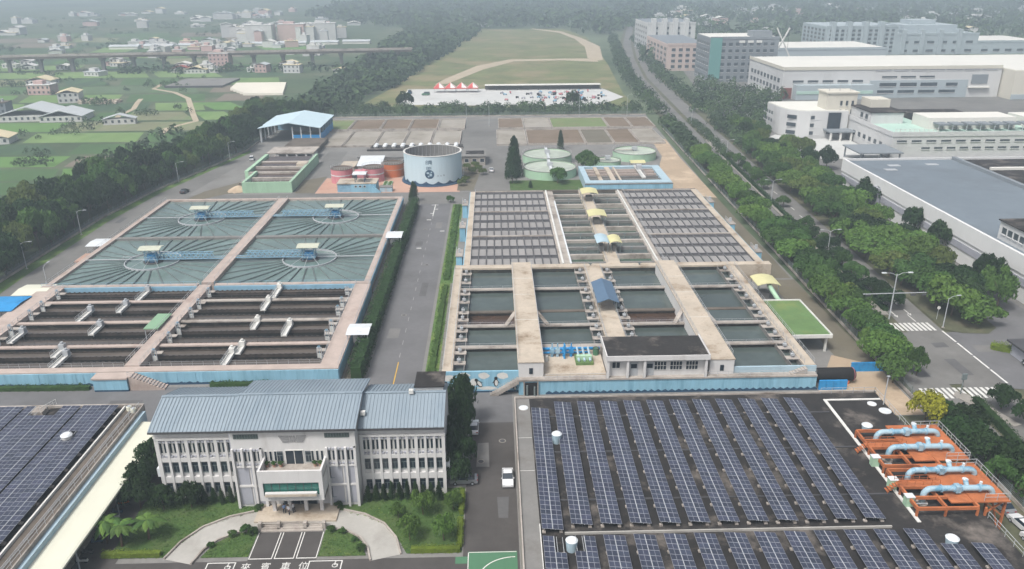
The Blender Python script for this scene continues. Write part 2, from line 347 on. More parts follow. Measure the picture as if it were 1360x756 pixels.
# ---- sludge drying beds
NB = 0
def bed(x0, x1, y0, y1, m, what):
    t = thing('drying_bed', what, 'drying bed', ((x0+x1)/2,y0,0)); h = .9; w = .35
    MB().box(x0,x1,y0,y0+w,0,h).box(x0,x1,y1-w,y1,0,h).box(x0,x0+w,y0+w,y1-w,0,h).box(x1-w,x1,y0+w,y1-w,0,h).part('kerb', 'conc', t)
    MB().box(x0+w,x1-w,y0+w,y1-w,.1,.45).part('sludge', m, t)
far = [(-88,-74,'sludge_green'),(-73.6,-58,'sludge_brown'),(-57.6,-43.5,'sludge_brown'),(-43.1,-29,'sludge_brown'),(-28.6,-15,'sludge')]
near = [(-84,-70,'sludge'),(-69.6,-55.5,'sludge'),(-55.1,-42.5,'sludge'),(-42.1,-30,'sludge'),(-29.6,-16,'sludge')]
farR = [(2,15,'sludge_brown'),(15.4,29,'sludge'),(29.4,58,'sludge_green'),(58.4,70,'sludge_brown'),(70.4,82,'sludge_brown')]
nearR = [(1,15,'sludge'),(15.4,42,'sludge_brown'),(42.4,55,'soil'),(55.4,67,'sludge_brown'),(67.4,79,'sludge')]
DESC = {'sludge': 'grey dried sludge', 'sludge_brown': 'brown sludge', 'sludge_green': 'weedy green sludge', 'soil': 'dark wet soil'}
for row, y0, y1, nm in ((far,401,429,'beside the tree row, west of the lane'), (near,361,396,'west of the lane, before the far beds'), (farR,401,429,'beside the tree row, east of the lane'), (nearR,361,396,'east of the lane, behind the round tanks')):
    cnt = {}
    for a, b, m in row: cnt[m] = cnt.get(m, 0)+1
    for a, b, m in row:
        bed(a, b, y0, y1, m, 'shallow drying bed of %s %s' % (DESC[m], nm))
        if cnt[m] > 1: COL.objects[-1].parent['group'] = DESC[m] + ' beds ' + nm
# repairs, wheel-worn patches and manholes on the asphalt
ar = random.Random(14)
mat('asphalt_patch', '#5d5d5d', .95, .15, .3); mat('asphalt_worn', '#747371', .95, .12, .3)
for i, (x, y, w_, d) in enumerate(((-23,160,2.4,5),(-18.4,186,1.6,9),(-22.6,222,2,4),(-18,240,1.8,6),(-40,127,9,1.6),(-12,129,5,3),(-2.6,112,2,7),(.4,98,1.6,5),(-70,131,6,2.4),(88,146,3,5),(93,140,2.4,7),(94.5,150,3,2.4),(-119,225,2.4,9),(-122,250,2,6),(-60,272,7,1.6),(10,273,12,1.4),(-2,330,2,7),(-70,300,1.6,6),(103,148,4,3),(84,138,2.6,4))):
    z = -.035 if x > 80 and x < 99 else -.03 if x > 99 else .036
    pts = [(x-w_/2+ar.uniform(-.2,.2),y-d/2),(x+w_/2,y-d/2+ar.uniform(-.2,.2)),(x+w_/2+ar.uniform(-.2,.2),y+d/2),(x-w_/2,y+d/2+ar.uniform(-.2,.2))]
    sheet('road_patch', pts, z, 'asphalt_patch' if i % 3 else 'asphalt_worn', 'patched rectangle of %s asphalt let into the paving' % ('darker' if i % 3 else 'paler'), 'road')['group'] = '%s asphalt repairs' % ('dark' if i % 3 else 'pale')
for x, y in ((-21.8,170),(-19,204),(-22,236),(-3,110),(.6,116),(-30,126),(-52,130),(-118,240),(-119,270),(-8,125)):
    t = thing('manhole_cover', 'round iron manhole cover set in the asphalt', 'manhole', (x,y,.02), 'manhole covers'); MB().cyl(x,y,.02,.05,.45,16).part('lid', 'steel_dark', t); MB().ring(x,y,.02,.045,.46,.62,16).part('ring', 'kerb', t)
# ================================================================ western plant: clarifiers and settling basins
ZD = 3.0
mat('roof_cream_old', '#b9bcab', .6, .08, .4, '#a3a493', (.5,.75), .4)
water('water_drain', '#5a544e', .12)
X0, XM0, XM1, X1 = -112, -73.4, -70.4, -31.6
blk = thing('clarifier_block', 'concrete block of four square clarifier basins with pink copings and a blue front band', 'basin', (-72,223,0))
w = MB()
w.box(X0,X0+1.4,184.6,264,0,ZD).box(X1-1.5,X1,184.6,264,0,ZD).box(X0+1.4,X1-1.5,262.8,264,0,ZD)
w.part('outer_wall', 'conc_pink', blk)
MB().box(XM0,XM1,184.6,262.8,0,ZD+.35).part('walkway', 'conc_pink', blk)
MB().box(X0+1.4,XM0,221.4,222.9,0,ZD-.01).box(XM1,X1-1.5,221.4,222.9,0,ZD-.01).part('dividing_wall', 'conc_grey', blk)
MB().box(X0-.3,XM0-.6,183.2,184.6,0,ZD+.1).box(XM1+.6,X1+.2,183.2,184.6,0,ZD+.1).part('front_coping', 'conc_pink', blk)
MB().box(X0-.3,XM0-.6,182.9,183.2,.2,ZD-.1).box(XM1+.6,X1+.2,182.9,183.2,.2,ZD-.1).part('front_band', 'blue_band', blk)
MB().box(X1,X1+.22,183.2,263,1.2,ZD-.15).part('side_band', 'blue_band', blk)
for x in (XM0+.1, XM1-.1): MB().rail((x,186,ZD+.35),(x,262,ZD+.35),1,3).part('railing', 'galv', blk)
for x in (X0+.2, X1-.2): MB().rail((x,185,ZD),(x,263,ZD),1,3).part('railing', 'galv', blk)
MB().rail((X0,183.4,ZD+.1),(XM0-.7,183.4,ZD+.1),.9,3).rail((XM1+.7,183.4,ZD+.1),(X1,183.4,ZD+.1),.9,3).part('railing', 'sky_paint', blk)
def clarifier(cx, cy, x0, x1, y0, y1, side, lab):
    sheet('water', rect(x0,x1,y0,y1), 2.35, 'water_teal', 'grey green water in the %s clarifier basin' % lab, 'water')
    t = thing('clarifier_drive', 'blue clarifier drive on a ring with radial troughs and truss bridge, %s basin' % lab, 'clarifier', (cx,cy,2.35))
    MB().ring(cx,cy,1.9,2.85,7.0,7.22,56).part('ring', 'galv', t)
    sp = 32
    for k in range(sp):
        a = 2*pi*(k+.5)/sp; dx, dy = math.cos(a), math.sin(a)
        L = min((x1-cx)/dx if dx > 1e-6 else (x0-cx)/dx if dx < -1e-6 else 1e9, (y1-cy)/dy if dy > 1e-6 else (y0-cy)/dy if dy < -1e-6 else 1e9)
        m = MB(); m.T = Matrix.Translation((cx,cy,0)) @ Matrix.Rotation(a, 4, 'Z')
        m.box(7.25,L,-.14,-.1,2.2,2.58).box(7.25,L,.1,.14,2.2,2.58).box(7.25,L,-.1,.1,2.2,2.4)
        m.part('launder', 'steel_grey', t)
    # drive tower
    m = MB()
    for a in (-1,1):
        for b in (-1,1): m.beam((cx+a*1.6,cy+b*1.3,1.5),(cx+a*1.5,cy+b*1.2,6.3),.16)
    for z in (2.9,4.1,5.3):
        for a in (-1,1): m.beam((cx+a*1.55,cy-1.25,z),(cx+a*1.55,cy+1.25,z),.12); m.beam((cx-1.55,cy+a*1.25,z),(cx+1.55,cy+a*1.25,z),.12)
    for a in (-1,1): m.beam((cx-1.55,cy+a*1.25,2.9),(cx+1.55,cy+a*1.25,5.3),.1); m.beam((cx+1.55,cy+a*1.25,2.9),(cx-1.55,cy+a*1.25,5.3),.1)
    m.part('tower', 'sky_paint', t)
    MB().cyl(cx,cy,1.5,4.6,1.0,14).cb(cx,cy,3.6,2.2,1.8,1.1).part('gear_drive', 'blue_deep', t)
    MB().cyl(cx,cy,1.9,2.5,2.2,20,2.6).part('feed_well', 'steel_dark', t)
    m = MB().xprism([(cy-2,6.15),(cy-2,6.3),(cy,6.75),(cy+2,6.3),(cy+2,6.15),(cy,6.6)], cx-2.9, cx+2.9); m.part('roof', 'roof_cream_old', t)
    MB().box(cx-1.9,cx+1.9,cy-1.6,cy+1.6,3.3,3.42).part('platform', 'sky_paint', t)
    # truss bridge to the central walkway
    xe = (XM0 if side > 0 else XM1); xa = cx + side*1.6; n = 12; m = MB()
    for b in (-.75,.75):
        m.beam((xa,cy+b,3.35),(xe,cy+b,3.35),.2,.24); m.beam((xa,cy+b,4.75),(xe-side*3,cy+b,4.75),.18)
        for i in range(n):
            u = xa+(xe-side*3-xa)*i/n; v = xa+(xe-side*3-xa)*(i+1)/n; c = (u+v)/2
            m.beam((u,cy+b,3.35),(c,cy+b,4.75),.15); m.beam((c,cy+b,4.75),(v,cy+b,3.35),.15)
    m.part('bridge_truss', 'sky_paint', t)
    MB().box(min(xa,xe),max(xa,xe),cy-.5,cy+.5,3.36,3.42).part('bridge_deck', 'steel_grey', t)
    xo = x0 if side > 0 else x1
    MB().beam((cx-side*1.6,cy,3.1),(xo,cy,3.1),.4,.12).part('catwalk', 'galv', t)
    m = MB()
    for s in (-1,1): m.beam((cx-side*1.6,cy+s*.3,3.9),(cx-side*8,cy+s*.3,3.9),.06); m.beam((cx-side*8,cy+s*.3,3.1),(cx-side*8,cy+s*.3,3.9),.06)
    for s in (-.5,0,.5): m.beam((cx,cy,4.2),(cx+8*math.sin(s),cy-6.8*math.cos(s),2.7),.08)
    m.part('stay', 'galv', t)
clarifier(-92.6,203.0,X0+1.4,XM0,184.6,221.4,1,'front west')
clarifier(-92.6,242.0,X0+1.4,XM0,222.9,262.8,1,'back west')
clarifier(-50.6,203.4,XM1,X1-1.5,184.6,221.4,-1,'front east')
clarifier(-50.6,242.3,XM1,X1-1.5,222.9,262.8,-1,'back east')

# settling basins in front
sb = thing('settling_basin_block', 'long concrete settling basin block with pink walkways and curtain painted blue front wall', 'basin', (-72,161,0))
XW0, XW1 = -112, -31.2
MB().box(XW0,XW1,138.2,140.2,0,ZD).part('front_walkway', 'conc_pink', sb)
MB().box(XM0,XM1,140.2,183.2,0,ZD+.25).part('middle_walkway', 'conc_pink', sb)
MB().box(-35,XW1,140.2,183,0,ZD).part('side_walkway', 'conc_pink', sb)
MB().box(-112,-106.4,140.2,183,0,ZD).part('side_walkway', 'conc_pink', sb)
rows = (140.2, 150.1, 162.2, 174, 183)
for y in rows[1:4]:
    MB().box(-106.4,XM0,y-.22,y+.22,0,ZD-.4).part('wall_core', 'wet_shade_wall', sb); MB().box(XM1,-35,y-.22,y+.22,0,ZD-.4).part('wall_core', 'wet_shade_wall', sb)
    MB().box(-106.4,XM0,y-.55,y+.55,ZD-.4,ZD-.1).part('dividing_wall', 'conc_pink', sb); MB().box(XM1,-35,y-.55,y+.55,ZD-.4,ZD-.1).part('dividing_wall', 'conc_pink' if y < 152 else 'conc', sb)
tooth = None
for j in range(4):
    ya, yb = rows[j]+(.22 if j else 0), rows[j+1]-(.22 if j < 3 else 0)
    for xa, xb, nm in ((-106.4,XM0,'west'), (XM1,-35,'east')):
        sheet('water', rect(xa,xb,ya,yb), 1.45, 'water_black', 'dark water in the %s settling basin %s' % (nm, ('by the painted wall','second from the painted wall','third from the painted wall','below the clarifiers')[j]), 'water')
        n = 2
        for q in range(n):
            yc = ya+(yb-ya)*(q+.55)/n; hw = 1.25 if j < 3 else .8
            sheet('water', rect(xa,xb,yc-hw+.1,yc+hw-.1), 1.9, 'water_drain', 'brownish water inside a collecting trough of the %s settling basins' % nm, 'water')['group'] = 'trough water ' + nm
            m = MB().box(xa,xb,yc-hw,yc-hw+.1,1.1,2.15).box(xa,xb,yc+hw-.1,yc+hw,1.1,2.15).box(xa,xb,yc-hw+.1,yc+hw-.1,1.1,1.6)
            x = xa+.3
            while x < xb-.5: m.box(x,x+.5,yc-hw-.06,yc-hw,1.85,2.28).box(x,x+.5,yc+hw,yc+hw+.06,1.85,2.28); x += 1.2
            m.part('launder', 'trough', sb)
m = MB()
for y in rows[1:4]: m.rail((-106.4,y+.5,ZD-.1),(XM0,y+.5,ZD-.1),1,2.5,.045).rail((XM1,y+.5,ZD-.1),(-35,y+.5,ZD-.1),1,2.5,.045)
m.part('railing', 'steel_dark', sb)
for x in (XM0+.1,XM1-.1): MB().rail((x,141,ZD+.25),(x,183,ZD+.25),1,2).part('railing', 'galv', sb)
MB().rail((-34.9,141,ZD),(-34.9,183,ZD),1,2).rail((XW1-.1,139,ZD),(XW1-.1,183,ZD),1,2).rail((-106.5,141,ZD),(-106.5,183,ZD),1,2).part('railing', 'galv', sb)
MB().rail((XW0,140.1,ZD),(XM0,140.1,ZD),1,2,.04).rail((XM1,140.1,ZD),(-35,140.1,ZD),1,2,.04).part('railing', 'galv', sb)
# painted front wall: curtain folds with a scalloped dark foot
m = MB(); fold = random.Random(3); x = XW0
while x < XW1-.2:
    wd = fold.uniform(.5,1.1); d = fold.uniform(.0,.09)
    m.box(x,min(x+wd,XW1),138.06-d,138.2,.5,ZD-.25); x += wd
m.part('curtain_panel', 'blue_wall', sb)
m = MB(); x = XW0
while x < XW1-1:
    m.add([(x,138.02,0),(x+1.5,138.02,0),(x+1.5,138.02,.42),(x+.75,138.02,.72),(x,138.02,.42)], [(0,1,2,3,4)]); x += 1.5
m.part('wave_border', 'blue_navy', sb)
MB().box(XW0,XW1,138.2,138.22,0,.5).box(XW1,XW1+.15,138.2,183,.2,ZD-.3).part('foot_wall', 'blue_band', sb)
# middle bay and stair
st = thing('staircase', 'pink concrete stair coming down from the settling basin walkway to the lane', 'stairs', (-68,137,0))
for i in range(12): MB().box(-71+i*.55,-71+(i+1)*.55+.02,135.9,137.9,0,ZD-.25*i).part('step', 'conc_pink', st)
MB().rail((-71,136,ZD),(-64.4,136,.1),1,1).part('railing', 'galv', st)
bay = thing('pump_bay', 'small bay with light blue curtain painted wall projecting from the settling basins', 'bay', (-74,136.5,0))
m = MB(); x = -77.6
while x < -71.2: wd = fold.uniform(.5,.9); m.box(x,min(x+wd,-71.1),135.6-fold.uniform(0,.08),137.9,.4,ZD-.35); x += wd
m.part('curtain_panel', 'blue_wall', bay); MB().box(-77.8,-71,135.4,138.0,ZD-.35,ZD-.05).part('coping', 'conc_pink', bay)
MB().box(-77.6,-71.1,135.62,137.8,0,.4).part('wave_border', 'blue_navy', bay)
# scraper bridges and outlet boxes
def scraper(x, y0, y1, lab):
    t = thing('sludge_scraper', 'white travelling scraper bridge %s' % lab, 'scraper', (x,y0,1.4), 'scraper bridges ' + lab)
    MB().box(x-.5,x+.5,y0,y1,2.25,2.5).part('deck', 'paint_white', t)
    MB().box(x-.62,x-.5,y0,y1,2.2,2.75).box(x+.5,x+.62,y0,y1,2.2,2.75).part('side_beam', 'paint_white', t)
    MB().cb(x+.1,y1-.9,2.5,1.1,1.1,1.2).cyl(x+.1,y1-.9,3.7,4.1,.3,10).part('motor_box', 'galv' if x < -72 else 'paint_white', t)
    MB().rail((x-.56,y0,2.75),(x-.56,y1,2.75),.7,1.5).part('railing', 'galv', t)
    MB().beam((x,y0+1,1.2),(x,y0+1,2.3),.2).beam((x,y1-1,1.2),(x,y1-1,2.3),.2).part('hanger', 'galv', t)
L1 = 'in the west settling basins'; L2 = 'in the east settling basins'
for x, a, b in ((-85.4,175.2,182.4),(-87,168.6,173.6),(-93.8,163.6,170.5),(-87.7,156.6,162),(-90.3,146,150.6),(-88,140.8,147.6),(-103,153,159)): scraper(x, a, b, L1)
for x, a, b in ((-53.5,176,183),(-54,168.6,174.6),(-53.4,158.2,163),(-45.8,154.6,161),(-53.2,146.2,150.6),(-54.4,141,147.6)): scraper(x, a, b, L2)
for x in (-69.4,-36.2,-105.4):
    for y in (145,153,158,166,171,178):
        t = thing('sluice_gate', 'grey sluice gate frame with hand wheel beside the walkway', 'gate', (x,y,1.4), 'sluice gates along the settling basins')
        MB().box(x-.5,x-.38,y-.1,y+.1,1.4,4.1).box(x+.38,x+.5,y-.1,y+.1,1.4,4.1).box(x-.5,x+.5,y-.12,y+.12,3.95,4.2).part('frame', 'galv', t)
        MB().cyl(x,y,2,4.5,.06,6).ring(x,y,4.4,4.48,.22,.3,12).part('hand_wheel', 'sky_paint', t)
        MB().box(x-.38,x+.38,y-.05,y+.05,1.4,2.9).part('gate_leaf', 'paint_white', t)
        MB().box(x-.9,x+.9,y+1.1,y+2.4,2.7,2.82).part('platform', 'conc', t)
gp = thing('cover_plate', 'green cover roof lying over the middle walkway', 'cover', (-74,160,3.2))
MB().box(-76,-72.9,156,164,3.75,3.95).part('plate', 'roof_green', gp)
m = MB()
for a in (-75.8,-73.1):
    for b in (156.3,160,163.7): m.beam((a,b,1.4),(a,b,3.8),.12)
m.part('leg', 'galv', gp)
# little sheds along the block
def shed(x, y, w_, d, z0, roof, label, h=2.6, wallm='white_wall', rz=0):
    t = thing('equipment_shed', label, 'shed', (x,y,z0))
    m = MB()
    for a in (-1,1):
        for b in (-1,1): m.cb(x+a*(w_/2-.3),y+b*(d/2-.3),z0,.14,.14,h)
    m.part('post', 'galv', t)
    MB().cb(x,y+.2,z0,w_*.5,d*.5,h*.6).part('cabinet', wallm, t); MB().box(x-.4,x+.4,y-d*.25+.1,y-d*.25+.19,z0+.1,z0+h*.5).part('door', 'galv', t)
    MB().xprism([(y-d/2,z0+h-.08),(y-d/2,z0+h),(y,z0+h+.35),(y+d/2,z0+h),(y+d/2,z0+h-.08),(y,z0+h+.26)], x-w_/2, x+w_/2).part('roof', roof, t)
shed(-114.6,219.5,5,7,0,'roof_white','white roofed equipment shelter beside the west clarifiers')
MB().box(-117.4,-112.4,209.5,216,0,.5).solo('plinth','terracotta','low terracotta plinth beside the white roofed shelter','plinth')
shed(-29.2,218,4.6,6,1.7,'roof_white','white roofed shelter hanging on the east clarifier wall beside the hedge')
shed(-29.4,153.5,4.8,5.6,1.6,'roof_white','white roofed cabinet shelter at the corner of the settling basins')
shed(-115.5,173,8.6,9,0,'blue_deep','bright blue roofed shed at the west end of the settling basins',3.2)
shed(-113.4,182.5,7.6,7.2,0,'roof_cream','cream roofed shed next to the blue roofed shed',2.8)
# ================================================================ eastern plant: filters at the back, basins in front
ZE = 4.5; ZG = 6.3
mat('steel_rib', '#666668', .7, .15, .6)
fb = thing('filter_block', 'grey concrete filter block with two fields of cover panels and open channels between them', 'filter', (30,226,0))
MB().box(-8.4,-6.8,190.6,263.6,0,ZE).part('side_walkway', 'conc_tan', fb)
MB().box(67.2,69,190.6,263.6,0,ZE).part('side_walkway', 'conc_tan', fb)
MB().box(16.4,19.6,190.6,263.6,0,ZE-.2).part('walkway', 'conc', fb); MB().box(19.1,19.5,191,250,ZE-.2,ZE+.3).part('pipe_casing', 'roof_white', fb)
MB().box(41.2,43.4,190.6,263.6,0,ZE-.2).part('walkway', 'conc', fb); MB().box(41.7,42.1,191,263,ZE-.2,ZE+.3).part('pipe_casing', 'paint_white', fb); MB().box(17.0,17.5,191,263.4,ZE-.2,ZE+.3).part('pipe_casing', 'paint_white', fb)
MB().box(-8.4,69,263.6,264.6,0,ZE).part('back_wall', 'conc_dark', fb)
MB().box(-10.4,70.4,188.2,190.6,0,ZE+.15).part('cross_walkway', 'conc_tan', fb)
MB().box(-8.6,-8.4,190.6,263.6,0,ZE-.1).part('side_wall', 'blue_wall', fb); MB().box(69,69.2,190.6,263.6,0,ZE-.1).part('side_wall', 'blue_wall', fb)
G3 = ((239.8,263.4),(215.2,239.2),(191,214.6))
for fx0, fx1 in ((-6.8,16.4),(43.4,67.2)):
    nc = 11; cw = (fx1-fx0)/nc
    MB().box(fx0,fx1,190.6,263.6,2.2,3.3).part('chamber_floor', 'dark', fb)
    pm = None; cb_ = MB(); ss = MB()
    for ya, yb in G3:
        rw_ = (yb-ya)/3
        for r in range(3):
            y0 = ya+r*rw_; slot = .24*rw_
            if pm is None: pm = MB().box(.16,cw-.16,.15,rw_-slot-.1,3.5,4.0).box(.3,cw-.3,.35,rw_-slot-.3,4.0,4.06).mesh('cover_panel', 'cover_grey')
            for c in range(nc): child('cover_panel', pm, fb, (fx0+c*cw, y0, 0))
            ss.box(fx0,fx1,y0+rw_-slot-.12,y0+rw_-slot+.12,3.3,4.22).box(fx0,fx1,y0+rw_-.12,y0+rw_+.02,3.3,4.22)
        MB().box(fx0,fx1,yb-.05,yb+.55,2.2,ZE+.05).part('dividing_wall', 'conc', fb)
    for c in range(nc+1):
        x = fx0+c*cw; cb_.box(x-.07,x+.07,190.7,263.5,3.3,4.3)
    cb_.parts('rib', 'steel_rib', fb); ss.part('weir_beam', 'steel_rib', fb)
    MB().box(fx0,fx1,190.55,190.6,2,ZE).part('front_curb', 'wet_shade_wall', fb); MB().rail((fx0+.1,191,ZE),(fx0+.1,263,ZE),1,3).part('railing', 'galv', fb)
# open channels between the two fields
MB().box(28.4,32,190.6,263.6,0,ZE+.2).part('spine_walkway', 'conc_tan', fb)
MB().rail((28.6,191,ZE+.2),(28.6,263,ZE+.2),1,3).rail((31.8,191,ZE+.2),(31.8,263,ZE+.2),1,3).part('railing', 'galv', fb)
ys = [263.6]+[258.6-6.05*k for k in range(12)]
for s, (xa, xb) in enumerate(((19.6,28.4),(32,41.2))):
    for k, y in enumerate(ys[1:]):
        MB().box(xa,xb,y-.5,y+.5,2.4,ZE-.05).part('channel_beam', 'conc_grey' if k % 2 else 'conc', fb)
        y1 = ys[k]-.5; m = ('water_pale','water_green','water_brown')[(0,0,0,1)[k % 4]]
        if y1 > y+.6: sheet('water', rect(xa,xb,y+.5,y1), 3.2 if m == 'water_green' else 3.7, m if m != 'water_pale' else 'water_slate', 'still water in an open filter channel beside the spine walkway', 'water')['group'] = 'filter channels'
        if k % 2: MB().box((xa+xb)/2-.1,(xa+xb)/2+.1,y-3,y-2.8,3,5.3).box((xa+xb)/2-.4,(xa+xb)/2+.4,y-3.1,y-2.7,5.1,5.3).part('gate_stem', 'steel_grey', fb)
def canopy(x, y, z0, w_, d, roof, label, h=3, curve=.5, group=None, axis='x'):
    t = thing('canopy', label, 'canopy', (x,y,z0), group)
    p = [];n = 6
    for i in range(n+1):
        u = -1+2*i/n; p.append((u, h+curve*(1-u*u)))
    if axis == 'x': MB().xprism([(y+u*d/2,z0+z) for u, z in p]+[(y+u*d/2,z0+z-.12) for u, z in p[::-1]], x-w_/2, x+w_/2).part('roof', roof, t)
    else: MB().yprism([(x+u*w_/2,z0+z) for u, z in p][::-1]+[(x+u*w_/2,z0+z-.12) for u, z in p], y-d/2, y+d/2).part('roof', roof, t)
    for a in (-1,1):
        for b in (-1,1): MB().cb(x+a*(w_/2-.4),y+b*(d/2-.4),z0,.14,.14,h).part('post', 'steel_grey', t)
    MB().cb(x,y,z0,w_*.35,d*.4,1.5).part('cabinet', 'conc_grey', t)
canopy(30.6,250.5,ZE+.2,5.4,6.5,'roof_yellow','yellow canopy at the back end of the filter spine walkway',axis='y')
canopy(30.0,225.3,ZE+.2,5.4,6.5,'roof_yellow','yellow canopy halfway along the filter spine walkway',axis='y')
canopy(28.4,201.2,ZE+.2,3.4,7,'blue_pale','pale blue canopy beside a yellow one on the spine walkway',axis='y')
canopy(31.8,200.8,ZE+.2,3.2,6,'roof_yellow','small yellow canopy touching the pale blue canopy',axis='y')
for y in (250,226,201):
    for x in (-9.9,70.4):
        t = thing('control_cabinet', 'light blue valve cabinet hung on the %s filter wall' % ('west' if x < 0 else 'east'), 'cabinet', (x,y,0), 'valve cabinets on the %s filter wall' % ('west' if x < 0 else 'east'))
        MB().cb(x,y,0,1.6,5,ZE-.3).part('body', 'blue_wall', t); MB().cb(x,y,ZE-.3,1.9,5.4,.25).part('top', 'conc', t)
        MB().rail((x-.8,y-2.5,ZE-.05),(x-.8,y+2.5,ZE-.05),1,1.2).part('railing', 'galv', t); MB().cb(x,y,ZE-.05,.6,.6,1.1).part('actuator', 'galv', t)

# ---- front basins
MB().box(-8.6,58.6,188.12,188.2,2,ZE-.3).part('wet_shade_face', 'wet_shade_wall', fb)  # thin dark facing that paints in the shade band below the cross walkway
rb = thing('basin_block', 'tan concrete basin block with open water tanks, raised pipe galleries and a penguin mural wall', 'basin', (25,160,0))
MB().box(-10.6,-8.6,133.2,188.2,0,ZE).part('side_walkway', 'conc_tan', rb)
MB().box(58.6,60.8,133.2,188.2,0,ZE).part('side_walkway', 'conc_tan', rb)
for x0, x1, nm in ((3.9,8.6,'w'),(40.2,44.8,'e')):
    MB().box(x0,x1,132.6,186.4,0,ZG).part('pipe_gallery', 'white_wall', rb)
    MB().box(x0-.15,x1+.15,132.5,187.2,ZG,ZG+.18).part('gallery_roof', 'conc_tan', rb)
    MB().box((x0+x1)/2-.35,(x0+x1)/2+.35,132.5,132.6,4.0,5.2).part('window', 'glass_dark', rb)
    for y in (152,166,176): MB().box(x0-.17,x1+.17,y,y+.12,ZG+.18,ZG+.2).part('roof_joint', 'paint_white', rb)
    MB().rail((x0,134,ZG+.18),(x0,186,ZG+.18),1,2.5).rail((x1,134,ZG+.18),(x1,186,ZG+.18),1,2.5).part('railing', 'galv', rb)
MB().box(22.2,26.4,140.4,188.2,0,ZE+.3).part('spine_walkway', 'conc_tan', rb)
MB().rail((22.3,141,ZE+.3),(22.3,188,ZE+.3),1,2).rail((26.3,141,ZE+.3),(26.3,188,ZE+.3),1,2).part('railing', 'galv', rb)
MB().rail((-8.8,134,ZE),(-8.8,188,ZE),1,2).rail((58.8,134,ZE),(58.8,188,ZE),1,2).rail((-10.5,134,ZE),(-10.5,188,ZE),1,2).rail((60.7,134,ZE),(60.7,188,ZE),1,2).part('railing', 'galv', rb)
yb_ = [133.4,143.8,154,163.3,174.8,188.2]
for ti, (xa, xb) in enumerate(((-8.6,3.9),(8.6,22.2),(26.4,40.2),(44.8,58.6))):
    for j in range(5):
        y0, y1 = yb_[j]+(.25 if j else .4), yb_[j+1]-(.25 if j < 4 else 0)
        if j == 0 and ti in (1,2): continue
        if j == 0 and ti == 2: continue
        brown = j == 2 and ti in (0,2)
        sheet('water', rect(xa,xb,y0,y1), 2.6 if brown else 3.35, 'water_brown' if brown else 'water_slate', ('brown shallow water in the drained %s tank' if brown else 'slate grey water in the %s open tank') % (('westernmost','inner west','inner east','easternmost')[ti]+(', front row',', second row',', third row',', fourth row',', back row')[j]), 'water')
        # inlet gates at the outer ends
        gx = {0: -7.5, 1: 20.9, 2: 27.7, 3: 57.4}[ti]
        MB().box(gx-1.1,gx-.95,y0,y1,2.4,ZE-.2).box(gx+.95,gx+1.1,y0,y1,2.4,ZE-.2).part('inlet_channel', 'conc_grey', rb)
        for q in (.3,.75):
            yy = y0+(y1-y0)*q
            MB().box(gx-1.3,gx+1.3,yy-.7,yy+.7,ZE-.2,ZE-.05).part('gate_platform', 'conc', rb)
            MB().box(gx-.1,gx+.1,yy-.1,yy+.1,ZE-.05,ZE+1.2).box(gx-.35,gx+.35,yy-.3,yy+.3,ZE+.4,ZE+.8).part('gate_actuator', 'galv', rb)
    for j in range(1,5):
        y = yb_[j]; low = j == 3
        if j == 1 and ti == 2: continue
        MB().box(xa,xb,y-.25,y+.25,0,ZE-(1.3 if low else .4)).part('wall_core', 'wet_shade_wall', rb); MB().box(xa,xb,y-.6,y+.6,ZE-(1.3 if low else .4),ZE-(1.0 if low else .12)).part('dividing_wall', 'conc_dark' if low else 'conc', rb)
        if not low: MB().rail((xa,y-.5,ZE-.12),(xb,y-.5,ZE-.12),.9,2.5,.04).part('railing', 'galv', rb)
for x0, x1 in ((1.8,3.9),(8.6,10.9),(38,40.2),(44.8,46.9)):
    s = 1 if x0 in (1.8,38) else -1; xa, xb = (x0,x1) if s > 0 else (x1,x0)
    MB().beam((xa,153.6,ZE-.1),(xb,156.6,ZG-.1),.9,.2).part('stair', 'conc', rb)
MB().box(xa*0+8.6,22.2,142.9,143.9,0,ZE-.1).part('tank_wall', 'conc', rb)
MB().box(8.6,20.6,133,142.9,0,3.5).part('pump_deck', 'conc_tan', rb)
MB().box(26.4,40.2,141.6,144.2,0,ZE-.4).part('tank_wall', 'conc_grey', rb)
MB().box(39.4,40.2,133,141.6,0,3.5).part('tank_wall', 'conc', rb)
# ledge and painted walls
MB().box(3.9,60.6,131.5,133,2.95,3.3).part('ledge', 'conc', rb)
MB().box(3.9,60.6,131.7,133.2,0,2.95).part('front_wall', 'blue_wall', rb)
m = MB(); x = 9
while x < 60: m.add([(x,131.68,0),(x+1.3,131.68,0),(x+1.3,131.68,.35),(x+.65,131.68,.75),(x,131.68,.35)], [(0,1,2,3,4)]); x += 1.3
m.part('wave_border', 'blue_navy', rb)
MB().box(44.8,60.8,132.95,133.35,3.3,ZE).part('upper_wall', 'blue_pale', rb)
MB().box(-10.7,3.9,132.9,133.3,0,ZE-.02).part('mural_wall', 'blue_wall', rb)
mr = random.Random(8)
def disc2(m, cx, cz, rx, rz_, y, n=14): m.add([(cx+rx*math.cos(2*pi*k/n), y, cz+rz_*math.sin(2*pi*k/n)) for k in range(n)][::-1], [tuple(range(n))])
m = MB()
for x, z, a, b in ((-9.3,3.2,1.3,.8),(-6.5,3.7,1.6,.6),(-2.8,3.6,1.2,.7),(0.8,3.5,1.4,.7),(-7.2,1.0,2.2,.45),(-2,.9,2.4,.4),(2,1.2,1.3,.5),(-4.6,2.2,.9,1.0)):
    pts = [(x+a*math.cos(2*pi*k/9)*mr.uniform(.7,1.1), 132.88, z+b*math.sin(2*pi*k/9)*mr.uniform(.7,1.1)) for k in range(9)]; m.add(pts[::-1], [tuple(range(9))])
m.part('painted_ice', 'paint_white', rb)
